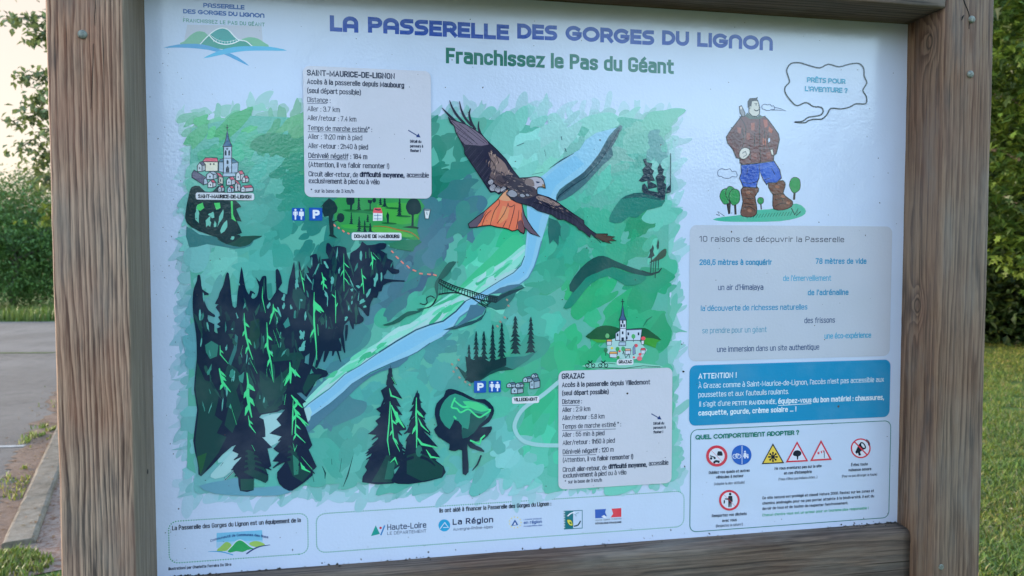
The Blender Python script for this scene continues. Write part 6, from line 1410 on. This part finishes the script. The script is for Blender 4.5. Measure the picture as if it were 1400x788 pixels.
X.text("La Région", 206, 238, 400, 28, (30, 42, 84), .026); X.text("Auvergne-Rhône-Alpes", 208, 266, 398, 14, (48, 60, 96), .004)
X = art('sponsor_logo'); X.at(560, 650, 3.5)
for k in range(11): an = k * .571; X.ell(505 + 28 * math.cos(an), 226 + 26 * math.sin(an), 3.4, 3.4, (206, 200, 110), 8)
X.poly([(486, 242), (504, 212), (520, 238)], (40, 84, 160)); X.poly([(496, 238), (504, 224), (511, 236)], LW); X.text("L'EUROPE S'ENGAGE", 546, 216, 632, 6.5, (40, 84, 160), .02); X.text("en région", 546, 234, 633, 15, (40, 84, 160), .024); X.text("Auvergne-Rhône-Alpes", 546, 247, 634, 7, (40, 84, 160), .01)
X = art('sponsor_logo'); X.at(560, 650, 3.5); X.poly([(739, 172), (783, 170), (783, 256), (740, 258)], (34, 106, 122)); X.line([(739, 172), (826, 168), (826, 253), (740, 258)], 1.0, (40, 110, 130), True); X.line([(756, 196), (772, 182), (790, 178)], 1.6, LW, sm=3); X.line([(786, 244), (806, 238), (818, 218)], 1.8, (30, 60, 80), sm=3); X.shape([(752, 214), (772, 214), (782, 240), (764, 238)], (190, 200, 90), (40, 90, 60), .7, 2); X.ell(770, 228, 7, 4, (40, 90, 60), 8, .8)
for k in range(7): X.line([(738, 178 + k * 12), (744, 177 + k * 12)], 1.4, LW)
for p in ((792, 188), (800, 184), (796, 194), (806, 180)): X.ell(p[0], p[1], 2.4, 2.4, (40, 110, 130), 8)
X = art('sponsor_logo'); X.at(560, 650, 3.5); X.poly([(887, 164), (940, 161), (936, 178), (944, 196), (930, 204), (888, 206)], (36, 84, 180)); X.poly([(966, 160), (1013, 157), (1013, 199), (962, 202), (974, 184)], (196, 66, 84)); X.poly([(918, 198), (930, 190), (944, 200), (932, 206)], LW)
X.text("Liberté · Égalité · Fraternité", 888, 219, 1013, 7.5, (30, 40, 60), .0); X.text("RÉPUBLIQUE FRANÇAISE", 888, 236, 1013, 9, (26, 34, 54), .028)

make_text_meshes(ARTS)
for a in ARTS: a.build()

# ---- flecks of dirt stuck to the panel
rnd = random.Random(77); A = Art('dirt_specks')
spots = [(903, 198, 1.6), (1000, 317, 1.5), (1183, 322, 1.5), (934, 508, 2.2), (857, 538, 1.8), (970, 730, 2.2), (560, 764, 1.6), (586, 755, 1.5), (917, 725, 1.5), (1146, 556, 2.0), (936, 638, 1.6), (244, 696, 1.5), (400, 752, 1.4), (820, 192, 2.0), (660, 120, 1.5), (1000, 175, 1.4), (640, 180, 1.0)]
spots += [(rnd.uniform(208, 1228), rnd.uniform(8, 775), rnd.choice([.5, .6, .7, .8, 1.0])) for _ in range(230)] + [(rnd.gauss(230, 14), rnd.uniform(60, 770), rnd.choice([.6, .8, 1.0])) for _ in range(50)]
spots += [(rnd.uniform(380, 1225), 0, rnd.choice([.5, .7, 1.0, 1.5])) for _ in range(34)]
for x, y, r in spots:
    if y == 0: y = 777.5 - (x - 400) * .0775 - abs(rnd.gauss(0, 4))
    n = rnd.choice([5, 6, 7]); a = rnd.uniform(0, 6); e = rnd.uniform(.4, 1)
    P = []
    for i in range(n):
        u, v = r * rnd.uniform(.6, 1.2) * math.cos(i * 6.283 / n), r * e * rnd.uniform(.6, 1.2) * math.sin(i * 6.283 / n); P.append((x + u * math.cos(a) - v * math.sin(a), y + u * math.sin(a) + v * math.cos(a)))
    A.raw(P, [tuple(range(n))], rnd.choice([(40, 44, 52), (70, 74, 84), (60, 52, 48)]))
tag(A.build(), kind='stuff')
# crumbs of dirt and moss lying along the lower beam
V, F = [], []
for i in range(200):
    x = rnd.choice([rnd.uniform(-PW / 2 + .01, PW / 2 - .01), PW / 2 - abs(rnd.gauss(0, .05)) - .004, -PW / 2 + .02 + abs(rnd.gauss(0, .05))]); y = -abs(rnd.gauss(.003, .005)) - .001; z = ZC + RT_ + .0012; s = rnd.uniform(.0006, .0024); b = len(V)
    for k in range(6):
        d = [(1, 0, 0), (-1, 0, 0), (0, 1, 0), (0, -1, 0), (0, 0, 1), (0, 0, -.3)][k]; V.append((x + d[0] * s * rnd.uniform(.6, 1.8), y + d[1] * s, z + d[2] * s * rnd.uniform(.6, 1.2)))
    for f in ((0, 2, 4), (2, 1, 4), (1, 3, 4), (3, 0, 4), (2, 0, 5), (1, 2, 5), (3, 1, 5), (0, 3, 5)): F.append(tuple(b + j for j in f))
mC, ntC, bsC = new_mat('dirt_crumbs'); bsC.inputs['Base Color'].default_value = (.035, .03, .024, 1); bsC.inputs['Roughness'].default_value = 1
tag(mesh_obj('dirt_crumbs', V, F, mC, board), kind='stuff')
